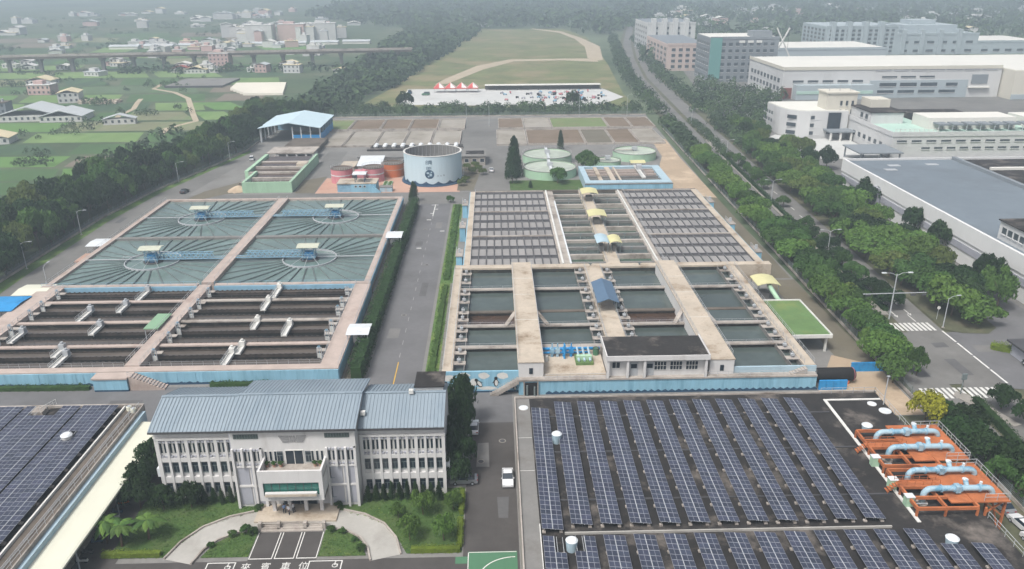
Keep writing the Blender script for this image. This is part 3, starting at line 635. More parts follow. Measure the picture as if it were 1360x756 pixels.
for k, (x, z, s, tl) in enumerate(((-10.1,1.6,.8,.3),(-7.7,2.5,1,.4),(-6.2,1.9,1.1,0),(-3.6,1.9,1.1,-.6),(-.4,2.1,1.1,0),(2.4,1.5,1,.5),(3.2,.9,.7,0))):
    t0 = MB(); t0.T = Matrix.Translation((x,132.86,z)) @ Matrix.Rotation(tl, 4, 'Y') @ Matrix.Scale(s, 4)
    disc2(t0, 0, 0, .42, .78, 0); disc2(t0, 0, .85, .3, .3, -.004); t0.quad((-.75,-.01,-.2),(-.3,-.01,.1),(-.3,-.01,.4)).quad((.3,-.01,.1),(.75,-.01,-.2),(.3,-.01,.4))
    p = t0.part('painted_penguin', 'dark', rb)
    t0 = MB(); t0.T = Matrix.Translation((x,132.84,z)) @ Matrix.Rotation(tl, 4, 'Y') @ Matrix.Scale(s, 4); disc2(t0, .06, -.05, .27, .58, 0); t0.part('belly', 'paint_white', p)
MB().box(-10.7,3.9,132.86,132.9,0,.35).part('mural_foot', 'blue_navy', rb)
# outside stairs
for x0, dx, z1, y0, y1, lab in ((3.9,-.42,3.3,131.4,132.6,'grey concrete stair running down in front of the penguin mural'),):
    t = thing('staircase', lab, 'stairs', (x0-3,132,0))
    for i in range(13): MB().box(x0+dx*(i+1),x0+dx*i+.01,y0,y1,max(0,z1-.26*i-.9),z1-.26*i).part('step', 'conc', t)
    MB().rail((x0,y0+.05,z1),(x0+dx*13,y0+.05,.1),1,1.2).part('railing', 'galv', t)
t = thing('staircase', 'short concrete stair from the ledge up to the eastern walkway', 'stairs', (57,132.3,3.3))
for i in range(6): MB().box(55.6+.5*i,56.1+.5*i,131.7,132.9,3.3,3.5+.2*i).part('step', 'conc', t)
dr = thing('gate_door', 'dark open doorway with grey pipes under the pipe gallery', 'door', (6.2,131.6,0))
MB().box(5.0,7.4,131.4,131.7,0,2.6).part('opening', 'dark', dr); MB().cyl(5.5,131.3,0,2.2,.18,8).cyl(6.9,131.3,0,1.9,.18,8).part('pipe', 'steel_grey', dr); MB().box(4.8,5,131.3,131.7,0,2.8).box(7.4,7.6,131.3,131.7,0,2.8).part('frame', 'conc', dr)

# control room on the ledge
cr = thing('control_house', 'long white control house with dark stained flat roof on the basin ledge', 'building', (30,136,3.3))
MB().box(20.8,39.4,132.5,140,3.3,7.3).part('wall', 'white_wall', cr)
MB().box(20.4,39.7,131.4,140.4,7.3,7.75).part('roof', 'roofing', cr)
MB().box(20.3,39.8,131.3,131.5,7.0,8.0).box(20.3,20.5,131.5,140.5,7.0,8.0).box(39.6,39.8,131.5,140.5,7.0,8.0).part('parapet', 'white_wall', cr)
for x in (20.7,24.4,27.6,39.2): MB().cb(x,131.7,3.3,.45,.45,3.8).part('column', 'white_wall', cr)
def win(parent, x0, x1, z0, z1, y, mull=1, frame='paint_white', glass='glass_dark', rows=1):
    f = MB().box(x0-.08,x1+.08,y-.06,y,z0-.08,z1+.08).part('window', glass, parent)
    m = MB(); t = .05
    m.box(x0-.1,x0,y-.1,y-.06,z0-.1,z1+.1).box(x1,x1+.1,y-.1,y-.06,z0-.1,z1+.1).box(x0,x1,y-.1,y-.06,z0-.1,z0).box(x0,x1,y-.1,y-.06,z1,z1+.1)
    for i in range(1, mull): u = x0+(x1-x0)*i/mull; m.box(u-t,u+t,y-.1,y-.06,z0,z1)
    for i in range(1, rows): u = z0+(z1-z0)*i/rows; m.box(x0,x1,y-.095,y-.06,u-t,u+t)
    m.part('frame', frame, f); return f
for x in (29.6,32.6,35.6): win(cr, x, x+2.2, 4.5, 6.2, 132.5, 4, rows=2)
win(cr, 21.6,23,5,6.2,132.5,2)
for x in (24.9,27.9): d = MB().box(x,x+1.6,132.42,132.5,3.3,6.1).part('door', 'galv', cr); MB().box(x+.25,x+1.35,132.38,132.42,4.9,5.8).part('pane', 'glass_dark', d)
MB().rail((39.4,131.7,3.3),(60.4,131.7,3.3),1,2).rail((8.8,131.7,3.3),(20.4,131.7,3.3),1,2).part('railing', 'galv', rb)
ps = thing('pump_set', 'blue pump pipework with vertical standpipes on the pump deck', 'pump', (13,141,3.5))
MB().tube([(8.8,141.8,4.6),(20.4,141.8,4.6)], .32, 10).tube([(8.8,140.9,4.2),(18,140.9,4.2)], .25, 10).part('main_pipe', 'blue_deep', ps, smooth=True)
for x, mm in ((10.8,'sky_paint'),(13.2,'blue_deep'),(11.9,'pipe_blue'),(14.6,'blue_deep')):
    MB().cyl(x,140.6,3.5,5.6,.3,10).cb(x,140.6,4.4,.9,.8,.9).cyl(x,140.6,5.6,6.4,.12,8).part('pump', mm, ps)
MB().tube([(13.2,139.6,3.5),(13.2,139.6,6.6)], .2, 8).part('standpipe', 'blue_deep', ps)
ps = thing('pump_set', 'pale green pump frame with white pipes on a yellow green base', 'pump', (16.8,138.5,3.5))
MB().box(15.2,18.6,136.6,140.2,3.5,4.1).part('base', 'green_deck', ps)
for x in (15.8,16.9,18): MB().tube([(x,136.9,4.3),(x,139,4.9),(x,141.5,4.9)], .22, 8).part('pipe', 'blue_pale', ps)
MB().box(15.4,18.4,137.6,138.4,4.1,5.0).part('motor', 'green_wall', ps)
tk = thing('drum', 'dark green drum standing against the control house', 'drum', (20,141,3.5)); MB().cyl(19.6,141.2,3.5,4.9,.6,14).part('body', 'court_green', tk); MB().ring(19.6,141.2,4.9,5,.45,.62,14).part('rim', 'steel_dark', tk)
tk = thing('drum', 'small white canister on the pump deck', 'drum', (9.5,138.4,3.5)); MB().cyl(9.5,138.6,3.5,4.7,.35,12).part('body', 'paint_white', tk); MB().cyl(9.5,138.6,4.7,4.85,.2,12).part('lid', 'galv', tk)
# navy roofed walkway
t = thing('walkway_roof', 'navy blue gabled roof over the spine walkway of the open tanks', 'canopy', (24.4,164,ZE))
MB().yprism([(22,7.3),(22,7.2),(24.4,8.1),(26.8,7.2),(26.8,7.3),(24.4,8.25)], 158.5, 171).part('roof', 'roof_navy', t)
for y in (159,163,167,170.6):
    for x in (22.6,26.2): MB().cb(x,y,ZE+.3,.14,.14,2.6).part('post', 'steel_grey', t)
# green deck and yellow canopy on the east side
t = thing('roof_deck', 'weathered green roof deck with white edge on white posts beside the open tanks', 'roof', (65.5,156,0))
MB().box(61.4,69.4,147.2,165.8,3.7,4.0).part('slab', 'green_deck', t)
MB().box(61.2,69.6,146.9,147.2,3.5,4.25).box(69.4,69.7,147.2,166,3.5,4.25).box(61.2,69.6,165.8,166.1,3.5,4.25).part('edge', 'paint_white', t)
for x in (62.4,68.8):
    for y in (148,156.5,165): MB().cb(x,y,0,.45,.45,3.6).part('post', 'paint_white', t)
canopy(65.5,178,0,5.6,6.5,'roof_yellow','yellow canopy over a green chute beside the eastern walkway',4.2,.6,axis='y')
t = thing('chute', 'curved green chute beside the yellow canopy', 'chute', (67,172,0))
MB().tube([(65.8,176,3.8),(65.8,173,3.4),(66.4,170.5,2.2),(68.4,169.4,1.2)], .55, 10).part('tube', 'green_wall', t, smooth=True); MB().cb(69,169.4,0,2.4,2.2,1.3).part('hopper', 'steel_dark', t)
# ================================================================ office building and forecourt
mat('conc_pale', '#a5a39d', .9, .1, .2, '#8f8c85', (.52,.75), .18)
of = thing('office_building', 'white three storey office building with blue ribbed metal roof and projecting porch', 'building', (-30,107,0))
OX0, OX1, CX0, CX1 = -51.4, -8.3, -39.1, -21.0
YW, YC, YB = 102.0, 99.4, 114
MB().box(OX0,CX0,YW,YB,0,12.0).box(CX1,OX1,YW,YB,0,12.0).parts('wall', 'white_wall', of)
MB().box(CX0,CX1,YC,YB-.5,0,13.5).part('wall', 'white_wall', of)
def gable(x0, x1, y0, yr, y1, z0, zr, nm):
    n = 5; top = [(y0+(yr-y0)*i/n, z0+(zr-z0)*(i/n)**.85) for i in range(n+1)]+[(yr+(y1-yr)*i/n, zr+(z0-zr)*(i/n)**1.1) for i in range(1, n+1)]
    r = MB().xprism([(a,b) for a, b in top]+[(a,b-.22) for a, b in top[::-1]], x0, x1).part('roof', 'roof_blue', of)
    m = MB(); x = x0+.2
    while x < x1:
        for (a,b),(c,d) in zip(top, top[1:]): m.beam((x,a,b+.03),(x,c,d+.03),.07,.12)
        x += .55
    m.part('standing_seam', 'roof_blue', r, kind='stuff')
    MB().box(x0,x1,y0-.1,y0,z0-.35,z0-.02).part('gutter', 'steel_dark', r)
    MB().box(x0,x1,yr-.25,yr+.25,zr+.02,zr+.12).part('ridge_cap', 'roof_blue', r)
    # gable ends in white
    for xx in (x0+.15,x1-.45): MB().xprism([(top[0][0]+.4,z0-.3)]+[(a,b-.24) for a, b in top[1:-1]]+[(y1-.4,z0-.3)], xx, xx+.3).part('gable_wall', 'white_wall', of)
gable(OX0-.3,CX0-.1,101.2,107.8,114.6,12.15,14.4,'w'); gable(CX1+.1,OX1+.2,101.2,107.8,114.6,12.15,14.4,'e'); gable(CX0-.3,CX1+.3,98.9,106.4,114,13.6,15.3,'c')
# windows
w3 = MB().box(-.17,.17,-.04,0,0,1.65).mesh('window', 'glass_dark'); f3 = MB().box(-.22,-.17,-.08,0,-.05,1.7).box(.17,.22,-.08,0,-.05,1.7).box(-.17,.17,-.08,0,1.65,1.7).box(-.17,.17,-.08,0,-.05,0).mesh('frame', 'paint_white')
w2 = MB().box(-.46,.46,-.04,0,0,1.75).mesh('window', 'glass_dark'); f2 = MB().box(-.47,-.42,-.08,0,-.05,1.65).box(.42,.47,-.08,0,-.05,1.65).box(-.42,.42,-.08,0,1.6,1.65).box(-.42,.42,-.12,0,-.1,0).box(-.42,.42,-.07,-.04,1.05,1.1).box(-.03,.03,-.07,-.04,0,1.05).mesh('frame', 'steel_grey')
def owin(wm, fm, x, y, z):
    o = child('window', wm, of, (x,y,z)); f = bpy.data.objects.new('frame', fm); COL.objects.link(f); f.parent = o
def pier(x, y, z0, z1, w_=.3, d=.3):
    MB().add([(x-w_/2,y-d*1.3,z0),(x+w_/2,y-d*1.3,z0),(x+w_/2,y,z0),(x-w_/2,y,z0),(x-w_/2,y-d,z1),(x+w_/2,y-d,z1),(x+w_/2,y,z1),(x-w_/2,y,z1)],
             [(3,2,1,0),(4,5,6,7),(0,1,5,4),(1,2,6,5),(2,3,7,6),(3,0,4,7)]).part('pier', 'white_wall', of)
for x0, n, bw in ((-50.9,8,1.44), (-20.6,9,1.36)):
    for i in range(n+1): pier(x0+i*bw, YW, 0, 10.6, .36 if i % 3 else .5)
    for i in range(n):
        xc = x0+(i+.5)*bw
        owin(w2, f2, xc, YW, .95); owin(w2, f2, xc, YW, 4.65)
        for s in (-.3,.3): owin(w3, f3, xc+s, YW, 8.05)
        m = MB()
        for s in (-.3,.3): m.box(xc+s-.2,xc+s+.2,YW-.3,YW,9.95,10.2).box(xc+s-.2,xc+s+.2,YW-.25,YW,7.35,7.6)
        m.parts('vent_box', 'panel_grey', of)
    MB().box(x0-.3,x0+n*bw+.3,YW-.28,YW,6.55,7.25).box(x0-.3,x0+n*bw+.3,YW-.28,YW,2.85,3.9).box(x0-.3,x0+n*bw+.3,YW-.4,YW,10.4,10.75).parts('spandrel', 'white_wall', of)
# centre block
for x0 in (CX0+.1, -25.3):
    for i in range(4): pier(x0+i*1.38, YC, 0 if i in (0,2) else 7.2, 10.3, .34, .4)
    pier(x0+3*1.38, YC, 0, 10.3, .4, .4)
    for i in range(3):
        xc = x0+(i+.5)*1.38
        for s in (-.3,.3): owin(w3, f3, xc+s, YC, 8.05)
        m = MB()
        for s in (-.3,.3): m.box(xc+s-.2,xc+s+.2,YC-.25,YC,9.9,10.15).box(xc+s-.2,xc+s+.2,YC-.2,YC,7.45,7.65)
        m.parts('vent_box', 'panel_grey', of)
    for z0, z1 in ((4.0,7.0),(.5,3.6)):
        for i in (0,1): a = x0+.3+i*2.0; MB().box(a,a+1.7,YC-.1,YC,z0,z1).part('infill_panel', 'panel_grey', of)
    MB().box(x0-.1,x0+4.3,YC-.22,YC,3.62,3.98).box(x0-.1,x0+4.3,YC-.22,YC,7.02,7.3).parts('spandrel', 'white_wall', of)
for x in (-38.6,-25.4): # upper louvres
    l = MB().box(x,x+3.6,YC-.06,YC,11.9,12.65).part('louvre', 'louvre', of)
    m = MB()
    for i in range(9): m.box(x+.1+i*.4,x+.16+i*.4,YC-.14,YC-.06,11.9,12.65)
    m.part('slat', 'steel_grey', l)
e = MB()                                # winged emblem above the balcony
for s in (-1,1):
    for i in range(5): z = 12.25-.24*i; e.box(*sorted((-30.05+s*.55,-30.05+s*(2.0-.12*i))),YC-.1,YC,z-.07,z+.07)
for i in range(3): e.box(-30.5+.3*i,-30.3+.3*i,YC-.12,YC,11.3,12.3)
e.box(-30.55,-29.55,YC-.11,YC,11.7,11.95)
e.part('emblem', 'emblem', of)
for x in (-34.2,-33.5,-32.8,-27.4,-26.7,-26): 
    for s in (0,): owin(w3, f3, x, YC, 8.05); 
for x in (-32.2,-28.0): owin(w2, f2, x, YC, 7.9)
d = MB().box(-31.3,-28.8,YC-.06,YC,7.5,9.8).part('balcony_door', 'glass_dark', of); MB().box(-31.4,-31.3,YC-.12,YC,7.5,9.9).box(-30.1,-30.0,YC-.12,YC-.06,7.5,9.8).box(-28.8,-28.7,YC-.12,YC,7.5,9.9).box(-31.3,-28.8,YC-.12,YC,9.8,9.9).part('frame', 'paint_white', d)
# projecting balcony and porch
BX0, BX1, YP = -34.6, -25.4, 95.6
MB().box(BX0,BX1,YP+.3,YC,3.8,4.2).box(BX0,BX1,YP+.6,YC,7.2,7.5).part('balcony_floor', 'conc', of)
MB().box(BX0,BX1,YP,YP+.3,6.8,8.8).box(BX0,BX0+.3,YP+.3,YC,3.8,8.8).box(BX1-.3,BX1,YP+.3,YC,3.8,8.8).box(BX0,BX1,YP,YP+.3,3.75,4.6).box(BX0,BX0+.6,YP,YP+.3,4.6,6.8).box(BX1-.6,BX1,YP,YP+.3,4.6,6.8).part('balcony_parapet', 'white_wall', of)
g = MB().box(BX0+.6,BX1-.6,YP+.25,YP+.3,4.6,6.8).part('porch_window', 'glass_green', of)
m = MB()
for i in range(1,7): x = BX0+.6+i*1.15; m.box(x-.03,x+.03,YP+.2,YP+.25,4.6,6.8)
m.part('mullion', 'steel_dark', g)
MB().box(BX0+.9,BX1-.9,YP-.5,YP-.02,4.7,5.35).part('awning', 'white_wall', of); MB().box(BX0+.9,BX1-.9,YP-.54,YP-.5,4.8,5.2).part('awning_strip', 'conc_tan', of)
for x in (BX0+1.1,BX0+3.4,BX1-3.4,BX1-1.1): MB().cb(x,YP+2.4,0,.5,.5,3.8).part('column', 'white_wall', of)
dr = MB().box(-32.4,-27.6,YC-.05,YC,.3,3.2).part('entrance_door', 'glass_dark', of); MB().box(-32.5,-32.4,YC-.1,YC,.3,3.3).box(-30.05,-29.95,YC-.1,YC-.05,.3,3.2).box(-27.6,-27.5,YC-.1,YC,.3,3.3).part('frame', 'steel_grey', dr)
owin(w2, f2, -24.9, YC, 5.0); owin(w2, f2, -24.9, YC, 1.6)
for x in (-34.0,-33,-32,-27,-26.2):
    t = thing('planter', 'small potted shrub on the porch balcony', 'planter', (x,98.6,7.5), 'potted shrubs on the balcony')
    MB().cyl(x,98.7,7.5,7.9,.22,8,.3).part('pot', 'terracotta', t); PLANT_SPOTS = globals().setdefault('PLANT_SPOTS', []); PLANT_SPOTS.append((t, x, 98.7, 7.9, .45))
MB().box(-12.9,-8.6,109,113.6,13.2,14.6).part('stair_house', 'white_wall', of); MB().box(-13.1,-8.4,108.8,113.8,14.6,14.8).part('stair_house_roof', 'roofing', of)
for x, y, z in ((-20.3,103.4,13.2),(-13.4,107.4,14.5)): MB().cb(x,y,z,.7,.6,.6).part('roof_vent', 'paint_white', of)
for x in (OX0-.7,OX1+.02): MB().box(x,x+.7,102.6,104.4,3.4,4.9).part('air_unit', 'roof_white', of)
MB().box(CX0-.18,CX0,YC+.1,YC+.3,0,13.4).part('downpipe', 'panel_grey', of)
# plinth, driveway, steps
pv = MB().box(-36,-24,95.4,99.4,.0,.3); pv.solo('porch_floor', 'conc_tan', 'tiled porch floor under the office balcony', 'floor', kind='structure')
for s, lab in ((-1,'western'),(1,'eastern')):
    cx = -30
    ln = [(cx+s*2,96.3),(cx+s*6,96),(cx+s*9,95),(cx+s*11.6,93.2),(cx+s*13.3,90.6),(cx+s*14.2,87.5)]
    po = strip(ln, -2.0, 2.0); sheet('driveway', po, .05 if s < 0 else .055, 'conc_pale', lab + ' arm of the curved concrete driveway to the porch', 'road')
    for off in (-2.1,2.1):
        q = strip(ln[1:], off-.12, off+.12); MB().prism(q, 0, .32).solo('kerb', 'conc', 'pale kerb along the %s driveway arm, %s edge' % (lab, 'inner' if off*s > 0 else 'outer'), 'kerb')
t = thing('stairs', 'wide grey steps with posts between driveway and parking bays', 'stairs', (-30,94.4,0))
for i in range(3): MB().box(-34.5,-25.6,93.4+i*.45,93.85+i*.45,0,.14+.13*i).part('step', 'conc', t)
for x in (-34.7,-32.0,-28.2,-25.5): MB().cb(x,94.2,0,.5,.7,1.1).part('post', 'conc', t)
for a, b in ((-34.4,-32.3),(-31.7,-28.5),(-27.9,-25.8)): MB().box(a,b,94.5,94.62,.75,.87).box(a,b,94.5,94.62,.45,.55).part('rail', 'conc', t)
def bed_lawn(pts, lab):
    sheet('lawn', pts, .06, 'lawn', lab, 'lawn'); 
bed_lawn([(-54,88.4),(-46.6,88.4),(-45.4,91.5),(-43,94.6),(-39.6,97),(-36,98.1),(-36,99.4),(-39.2,99.4),(-39.2,102),(-52,102),(-54,101)], 'lawn west of the curved driveway')
bed_lawn([(-13,88.2),(-5.4,88.2),(-5.4,103),(-8,103),(-20.8,102),(-20.8,99.4),(-24,99.2),(-24,98.1),(-20.4,97),(-17,94.6),(-14.6,91.5)], 'lawn east of the curved driveway')
bed_lawn([(-41.4,88.2),(-34.8,88.2),(-34.8,93.6),(-36.4,93.6),(-38.6,92.7),(-40.4,91)], 'small lawn bed west of the parking bays')
bed_lawn([(-18.6,88),(-25.2,88),(-25.2,93.6),(-23.6,93.6),(-21.4,92.7),(-19.6,91)], 'small lawn bed east of the parking bays')
sheet('parking_bay', rect(-34.7,-25.3,87.4,93.3), .035, 'asphalt_dark', 'three asphalt parking bays in front of the office steps', 'parking')
t = thing('bay_marking', 'white painted lines round the three parking bays', 'marking', (-30,90,.04))
for x in (-34.6,-31.5,-31.1,-28.5,-28.1,-25.4): MB().box(x-.06,x+.06,87.7,93.2,.04,.05).part('line', 'paint_white', t)
for a, b in ((-34.5,-31.56),(-31.04,-28.56),(-28.04,-25.46)): MB().box(a,b,87.7,87.85,.04,.05).part('line', 'paint_white', t)
for x0, x1, lab in ((-40,-36.1,'west'),(-26.2,-21.6,'east')):
    t = thing('bay_marking', 'white outlined accessible bay %s of the lettering' % lab, 'marking', (x0,85,.02))
    MB().box(x0,x1,87.05,87.2,.025,.04).box(x0,x0+.15,83,87.05,.025,.04).box(x1-.15,x1,83,87.05,.025,.04).part('line', 'paint_white', t)
    xc = x1-.95; m = MB().ring(xc,86.2,.025,.04,.28,.38,16).box(xc-.1,xc+.05,86.3,86.8,.026,.041).box(xc+.05,xc+.42,86.4,86.5,.026,.041).disc(xc,86.95,.041,.1,10).box(xc+.3,xc+.42,85.95,86.4,.026,.041); m.part('wheelchair_symbol', 'paint_white', t)
def lettering(txt, size, mtl, name='lettering', extrude=.006):
    cu = bpy.data.curves.new(name, 'FONT'); cu.body = txt; cu.size = size; cu.align_x = 'CENTER'; cu.align_y = 'CENTER'; cu.extrude = extrude
    ob = bpy.data.objects.new(name, cu); COL.objects.link(ob); me = bpy.data.meshes.new_from_object(ob.evaluated_get(bpy.context.evaluated_depsgraph_get()))
    bpy.data.objects.remove(ob); bpy.data.curves.remove(cu); me.materials.clear(); me.materials.append(MATS[mtl]); me.name = name; return me
t = thing('bay_lettering', 'white Chinese characters painted on the forecourt asphalt', 'lettering', (-30.5,86,.02))
for x, ch in zip((-34.6,-31.9,-29.2,-26.8), '來賓車位'):
    child('character', lettering(ch, 1.7, 'paint_white'), t, (x,86.1,.03), sc=(.8,1,1))
# sports court
ct = thing('sports_court', 'green painted sports court with white lines at the lane end', 'court', (-1,80,0))
MB().box(-4.5,2.3,70,88.3,.02,.045).part('surface', 'court_green', ct)
m = MB().box(-4.4,2.2,88.1,88.22,.05,.06).box(-4.5,-4.38,70,88.1,.05,.06)
for k in range(14):
    a0, a1 = pi/2*k/14, pi/2*(k+1)/14; m.quad((2-5*math.cos(a0),83+4.2*math.sin(a0),.055),(2-4.85*math.cos(a0),83+4.05*math.sin(a0),.055),(2-4.85*math.cos(a1),83+4.05*math.sin(a1),.055),(2-5*math.cos(a1),83+4.2*math.sin(a1),.055))
m.part('line', 'paint_white', ct)
sheet('court_apron', rect(-6.2,-4.52,86,87.38), .03, 'court_green', 'green apron beside the sports court', 'ground')

# people in the porch
mat('shirt_white', '#d9dade', .8, .06, 3); mat('shirt_blue', '#7f9cc4', .8, .06, 3); mat('trouser', '#2b2f3c', .8, .1, 3); mat('skin', '#b58a70', .6, .05, 3); mat('hair', '#15120f', .6, .1, 3)
def person(x, y, z, rz, shirt, label, lean=0, arm=0):
    t = thing('person', label, 'person', (x,y,z), None, rz)
    me = bpy.data.meshes.new('body')
    V = [(0,0,.98),(0,0,1.2),(0,0,1.42),(0,0,1.53),(0,-.01,1.66),(.1,0,.92),(.12,-.03,.5),(.12,.02,.08),(.12,-.14,.04),(-.1,0,.92),(-.12,.1,.5),(-.12,.16,.08),(-.12,0,.04),
         (.2,0,1.4),(.27,-.02,1.12),(.24,-.2-arm,1.0+arm),(.23,-.28-arm,.98+arm),(-.2,0,1.4),(-.27,0,1.12),(-.24,-.14,.9),(-.23,-.2,.84)]
    E = [(0,1),(1,2),(2,3),(3,4),(0,5),(5,6),(6,7),(7,8),(0,9),(9,10),(10,11),(11,12),(2,13),(13,14),(14,15),(15,16),(2,17),(17,18),(18,19),(19,20)]
    rr = [.15,.14,.16,.06,.1,.1,.07,.05,.045,.1,.07,.05,.045,.07,.05,.04,.04,.07,.05,.04,.04]
    me.from_pydata(V, E, []); o = bpy.data.objects.new('body', me); COL.objects.link(o); o.parent = t
    sk = o.modifiers.new('skin', 'SKIN'); ly = me.skin_vertices[0].data if me.skin_vertices else None
    if ly is None:
        bpy.context.view_layer.objects.active = o
    if me.skin_vertices:
        for i, r in enumerate(rr): ly[i].radius = (r, r*.8 if i in (0,1,2) else r); ly[i].use_root = i == 0
    o.modifiers.new('sub', 'SUBSURF').levels = 1
    for mm in ('skin', 'trouser', shirt): me.materials.append(MATS[mm])
    dg = bpy.context.evaluated_depsgraph_get(); m2 = bpy.data.meshes.new_from_object(o.evaluated_get(dg)); o.modifiers.clear(); o.data = m2
    m2.materials.clear()
    for mm in ('skin', 'trouser', shirt): m2.materials.append(MATS[mm])
    for p in m2.polygons:
        c = p.center; p.material_index = 1 if c.z < .98 else (2 if c.z < 1.5 and (abs(c.x) < .3 and c.z > 1.1 or abs(c.x) < .2) else 0); p.use_smooth = True
    h = MB().tube([(0,.03,1.63),(0,.03,1.7),(0,.02,1.76),(0,.01,1.79)], [.105,.112,.09,.03], 10).part('hair', 'hair', t, local=True, smooth=True)
    f = MB()
    for sx in (-.04,.04): f.cb(sx,-.105,1.665,.02,.012,.012)
    f.part('eye', 'hair', t, local=True); MB().cb(0,-.115,1.62,.025,.03,.04).part('nose', 'skin', t, local=True)
person(-31.9,97.2,.3,.6,'shirt_blue','person in a pale blue shirt standing in the porch')
person(-31.2,96.9,.3,-.5,'shirt_white','person in a white shirt turned towards a companion in the porch')
person(-30.6,97.4,.3,-1.9,'shirt_white','person in white standing beside the porch column with one arm raised',arm=.2)
# ================================================================ solar roofs
mat('solar_cell', '#3a3f4e', .3, .15, .6, objvar=.22, spec=.5)
mat('solar_frame', '#979ba3', .45, .05, 1, metal=.2)
ZR = 5.0
rbld = thing('reservoir_building', 'low wide building with dark stained flat roof carrying rows of solar panels', 'building', (35,90,0))
MB().box(3,66.8,30,121.6,0,ZR).part('roof_slab', 'roofing', rbld)
MB().box(3.0,5.4,30,121.4,ZR,ZR+.02).part('roof_strip', 'conc_grey', rbld)
MB().box(2.8,3.0,30,121.6,0,ZR+.35).box(2.8,67,121.6,121.8,0,ZR+.3).part('parapet', 'conc', rbld)
MB().box(5.3,5.42,30,87.4,ZR+.02,ZR+.3).part('kerb', 'paint_white', rbld)
MB().box(56.6,57.1,86.4,119.4,ZR,ZR+.12).box(57.1,66.6,119.0,119.4,ZR,ZR+.12).part('kerb', 'paint_white', rbld)
for a in (100,109): MB().box(3.1,5.3,a,a+.08,ZR+.02,ZR+.03).part('joint', 'paint_white', rbld)
m = MB()
for y in (92.5,104.5,115): m.box(8,56,y,y+.3,ZR,ZR+.18)
for x in range(10,56,8): m.box(x+1.1,x+1.25,87,119,ZR,ZR+.1)
m.parts('conduit', 'steel_dark', rbld)
MB().rail((66.6,121.5,ZR),(66.6,108.6,ZR),1.1,1.8,.06).rail((66.6,87,ZR),(66.6,66,ZR),1.1,1.8,.06).rail((66.6,121.5,ZR),(57,121.5,ZR),1.1,1.8,.06).part('railing', 'galv', rbld)
pl, pw = 1.0, 1.45
PAN = MB().box(.015,pw-.015,.012,pl-.012,0,.04); PAN = PAN.mesh('solar_panel', ['solar_frame', 'solar_cell'])
pm = MB().box(.015,pw-.015,.012,pl-.012,0,.035).box(.05,pw/2-.03,.05,pl-.05,.035,.045).box(pw/2+.03,pw-.05,.05,pl-.05,.035,.045)
PAN = pm.mesh('solar_panel', ['solar_frame', 'solar_cell'])
for i, p in enumerate(PAN.polygons): p.material_index = 1 if i >= 6 else 0
sj = random.Random(77)
def solar_row(x, y0, n, z, lab, group, tilt=6, base=True, skip=()):
    t = thing('solar_panel_row', lab, 'solar panels', (x,y0,z), group); a = rad(tilt)
    for k in range(n):
        for s in (0,1):
            if (k, s) in skip: continue
            o = bpy.data.objects.new('solar_panel', PAN); COL.objects.link(o); o.parent = t
            o.location = (s*(pw+.03)*math.cos(a), k*(pl+.01), .95-s*(pw+.03)*math.sin(a)); o.rotation_euler = (sj.uniform(-.008,.008),a+sj.uniform(-.012,.012),0)
    L = n*(pl+.01); m = MB()
    uc = (pw+.015)*math.cos(a); MB().beam((uc,0,.97-uc*math.sin(a)),(uc,L,.97-uc*math.sin(a)),.09,.07).part('centre_rail', 'galv', t, local=True)
    for u in (.3,1.2,1.8,2.6): m.beam((u,0,.9-u*math.sin(a)),(u,L,.9-u*math.sin(a)),.06,.08)
    m.part('rail', 'galv', t, local=True)
    y = .4
    while y < L:
        mm = MB()
        for u in (.3,2.6): mm.beam((u,y,0),(u,y,.88-u*math.sin(a)),.08)
        mm.cb(.3,y,0,.45,.45,.22).cb(2.6,y,0,.45,.45,.22); mm.parts('leg', 'conc', t, local=True); y += 4.05
    return t
ORD = ('first','second','third','fourth','fifth','sixth','seventh','eighth','ninth','tenth','eleventh','twelfth','thirteenth','fourteenth','fifteenth')
for i in range(12):
    solar_row(5.55+3.98*i, 86.5-(.9 if i == 0 else 0), 32 if i else 31, ZR, 'long tilted row of blue solar panels, %s from the lane side of the dark roof' % ORD[i], 'long solar rows')
for i in range(13):
    solar_row(5.55+3.98*i, 69, 15, ZR, 'front row of blue solar panels beyond the white tray, %s from the lane side' % ORD[i], 'front solar rows', skip=((14,1),(13,1),(12,1)) if i == 0 else ((14,0),(13,0),(12,0)) if i == 1 else ())
for i, lab in ((13,'beside the white roof cap'),(14,'nearest the roof corner')):
    solar_row(5.0+3.98*i, 69, 12, ZR, 'short row of solar panels on the dark roof ' + lab, 'short solar rows')
t = thing('cable_tray', 'long white cable tray between the solar rows', 'tray', (30,85.6,ZR)); MB().box(8.6,52.6,85.35,85.55,ZR,ZR+.35).part('tray', 'conc_pale', t); MB().box(9,9.3,85.35,85.55,ZR-.01,ZR+.02).part('foot', 'galv', t)
def cap(x, y, lab, r=.8, h=.7, flat=False):
    t = thing('ventilator' if not flat else 'access_hatch', lab, 'vent' if not flat else 'hatch', (x,y,ZR))
    MB().cyl(x,y,ZR,ZR+(.12 if flat else h),r*.8 if not flat else r,18,r).part('drum', 'paint_white' if flat else 'blue_pale', t)
    MB().cyl(x,y,ZR+(.12 if flat else h),ZR+(.16 if flat else h+.2),r*1.02,18,r*.7).part('lid', 'roof_white', t)
cap(9.2,107.6,'round pale blue vent cap between the lane side solar rows',.8,1.6); cap(9.2,82.4,'round pale blue vent cap in front of the white tray',.8,1.6); cap(59.8,109.4,'pale blue vent drum beside the white roof line',.85,1); cap(58.8,82,'pale blue vent drum near the short solar rows',.85,1)
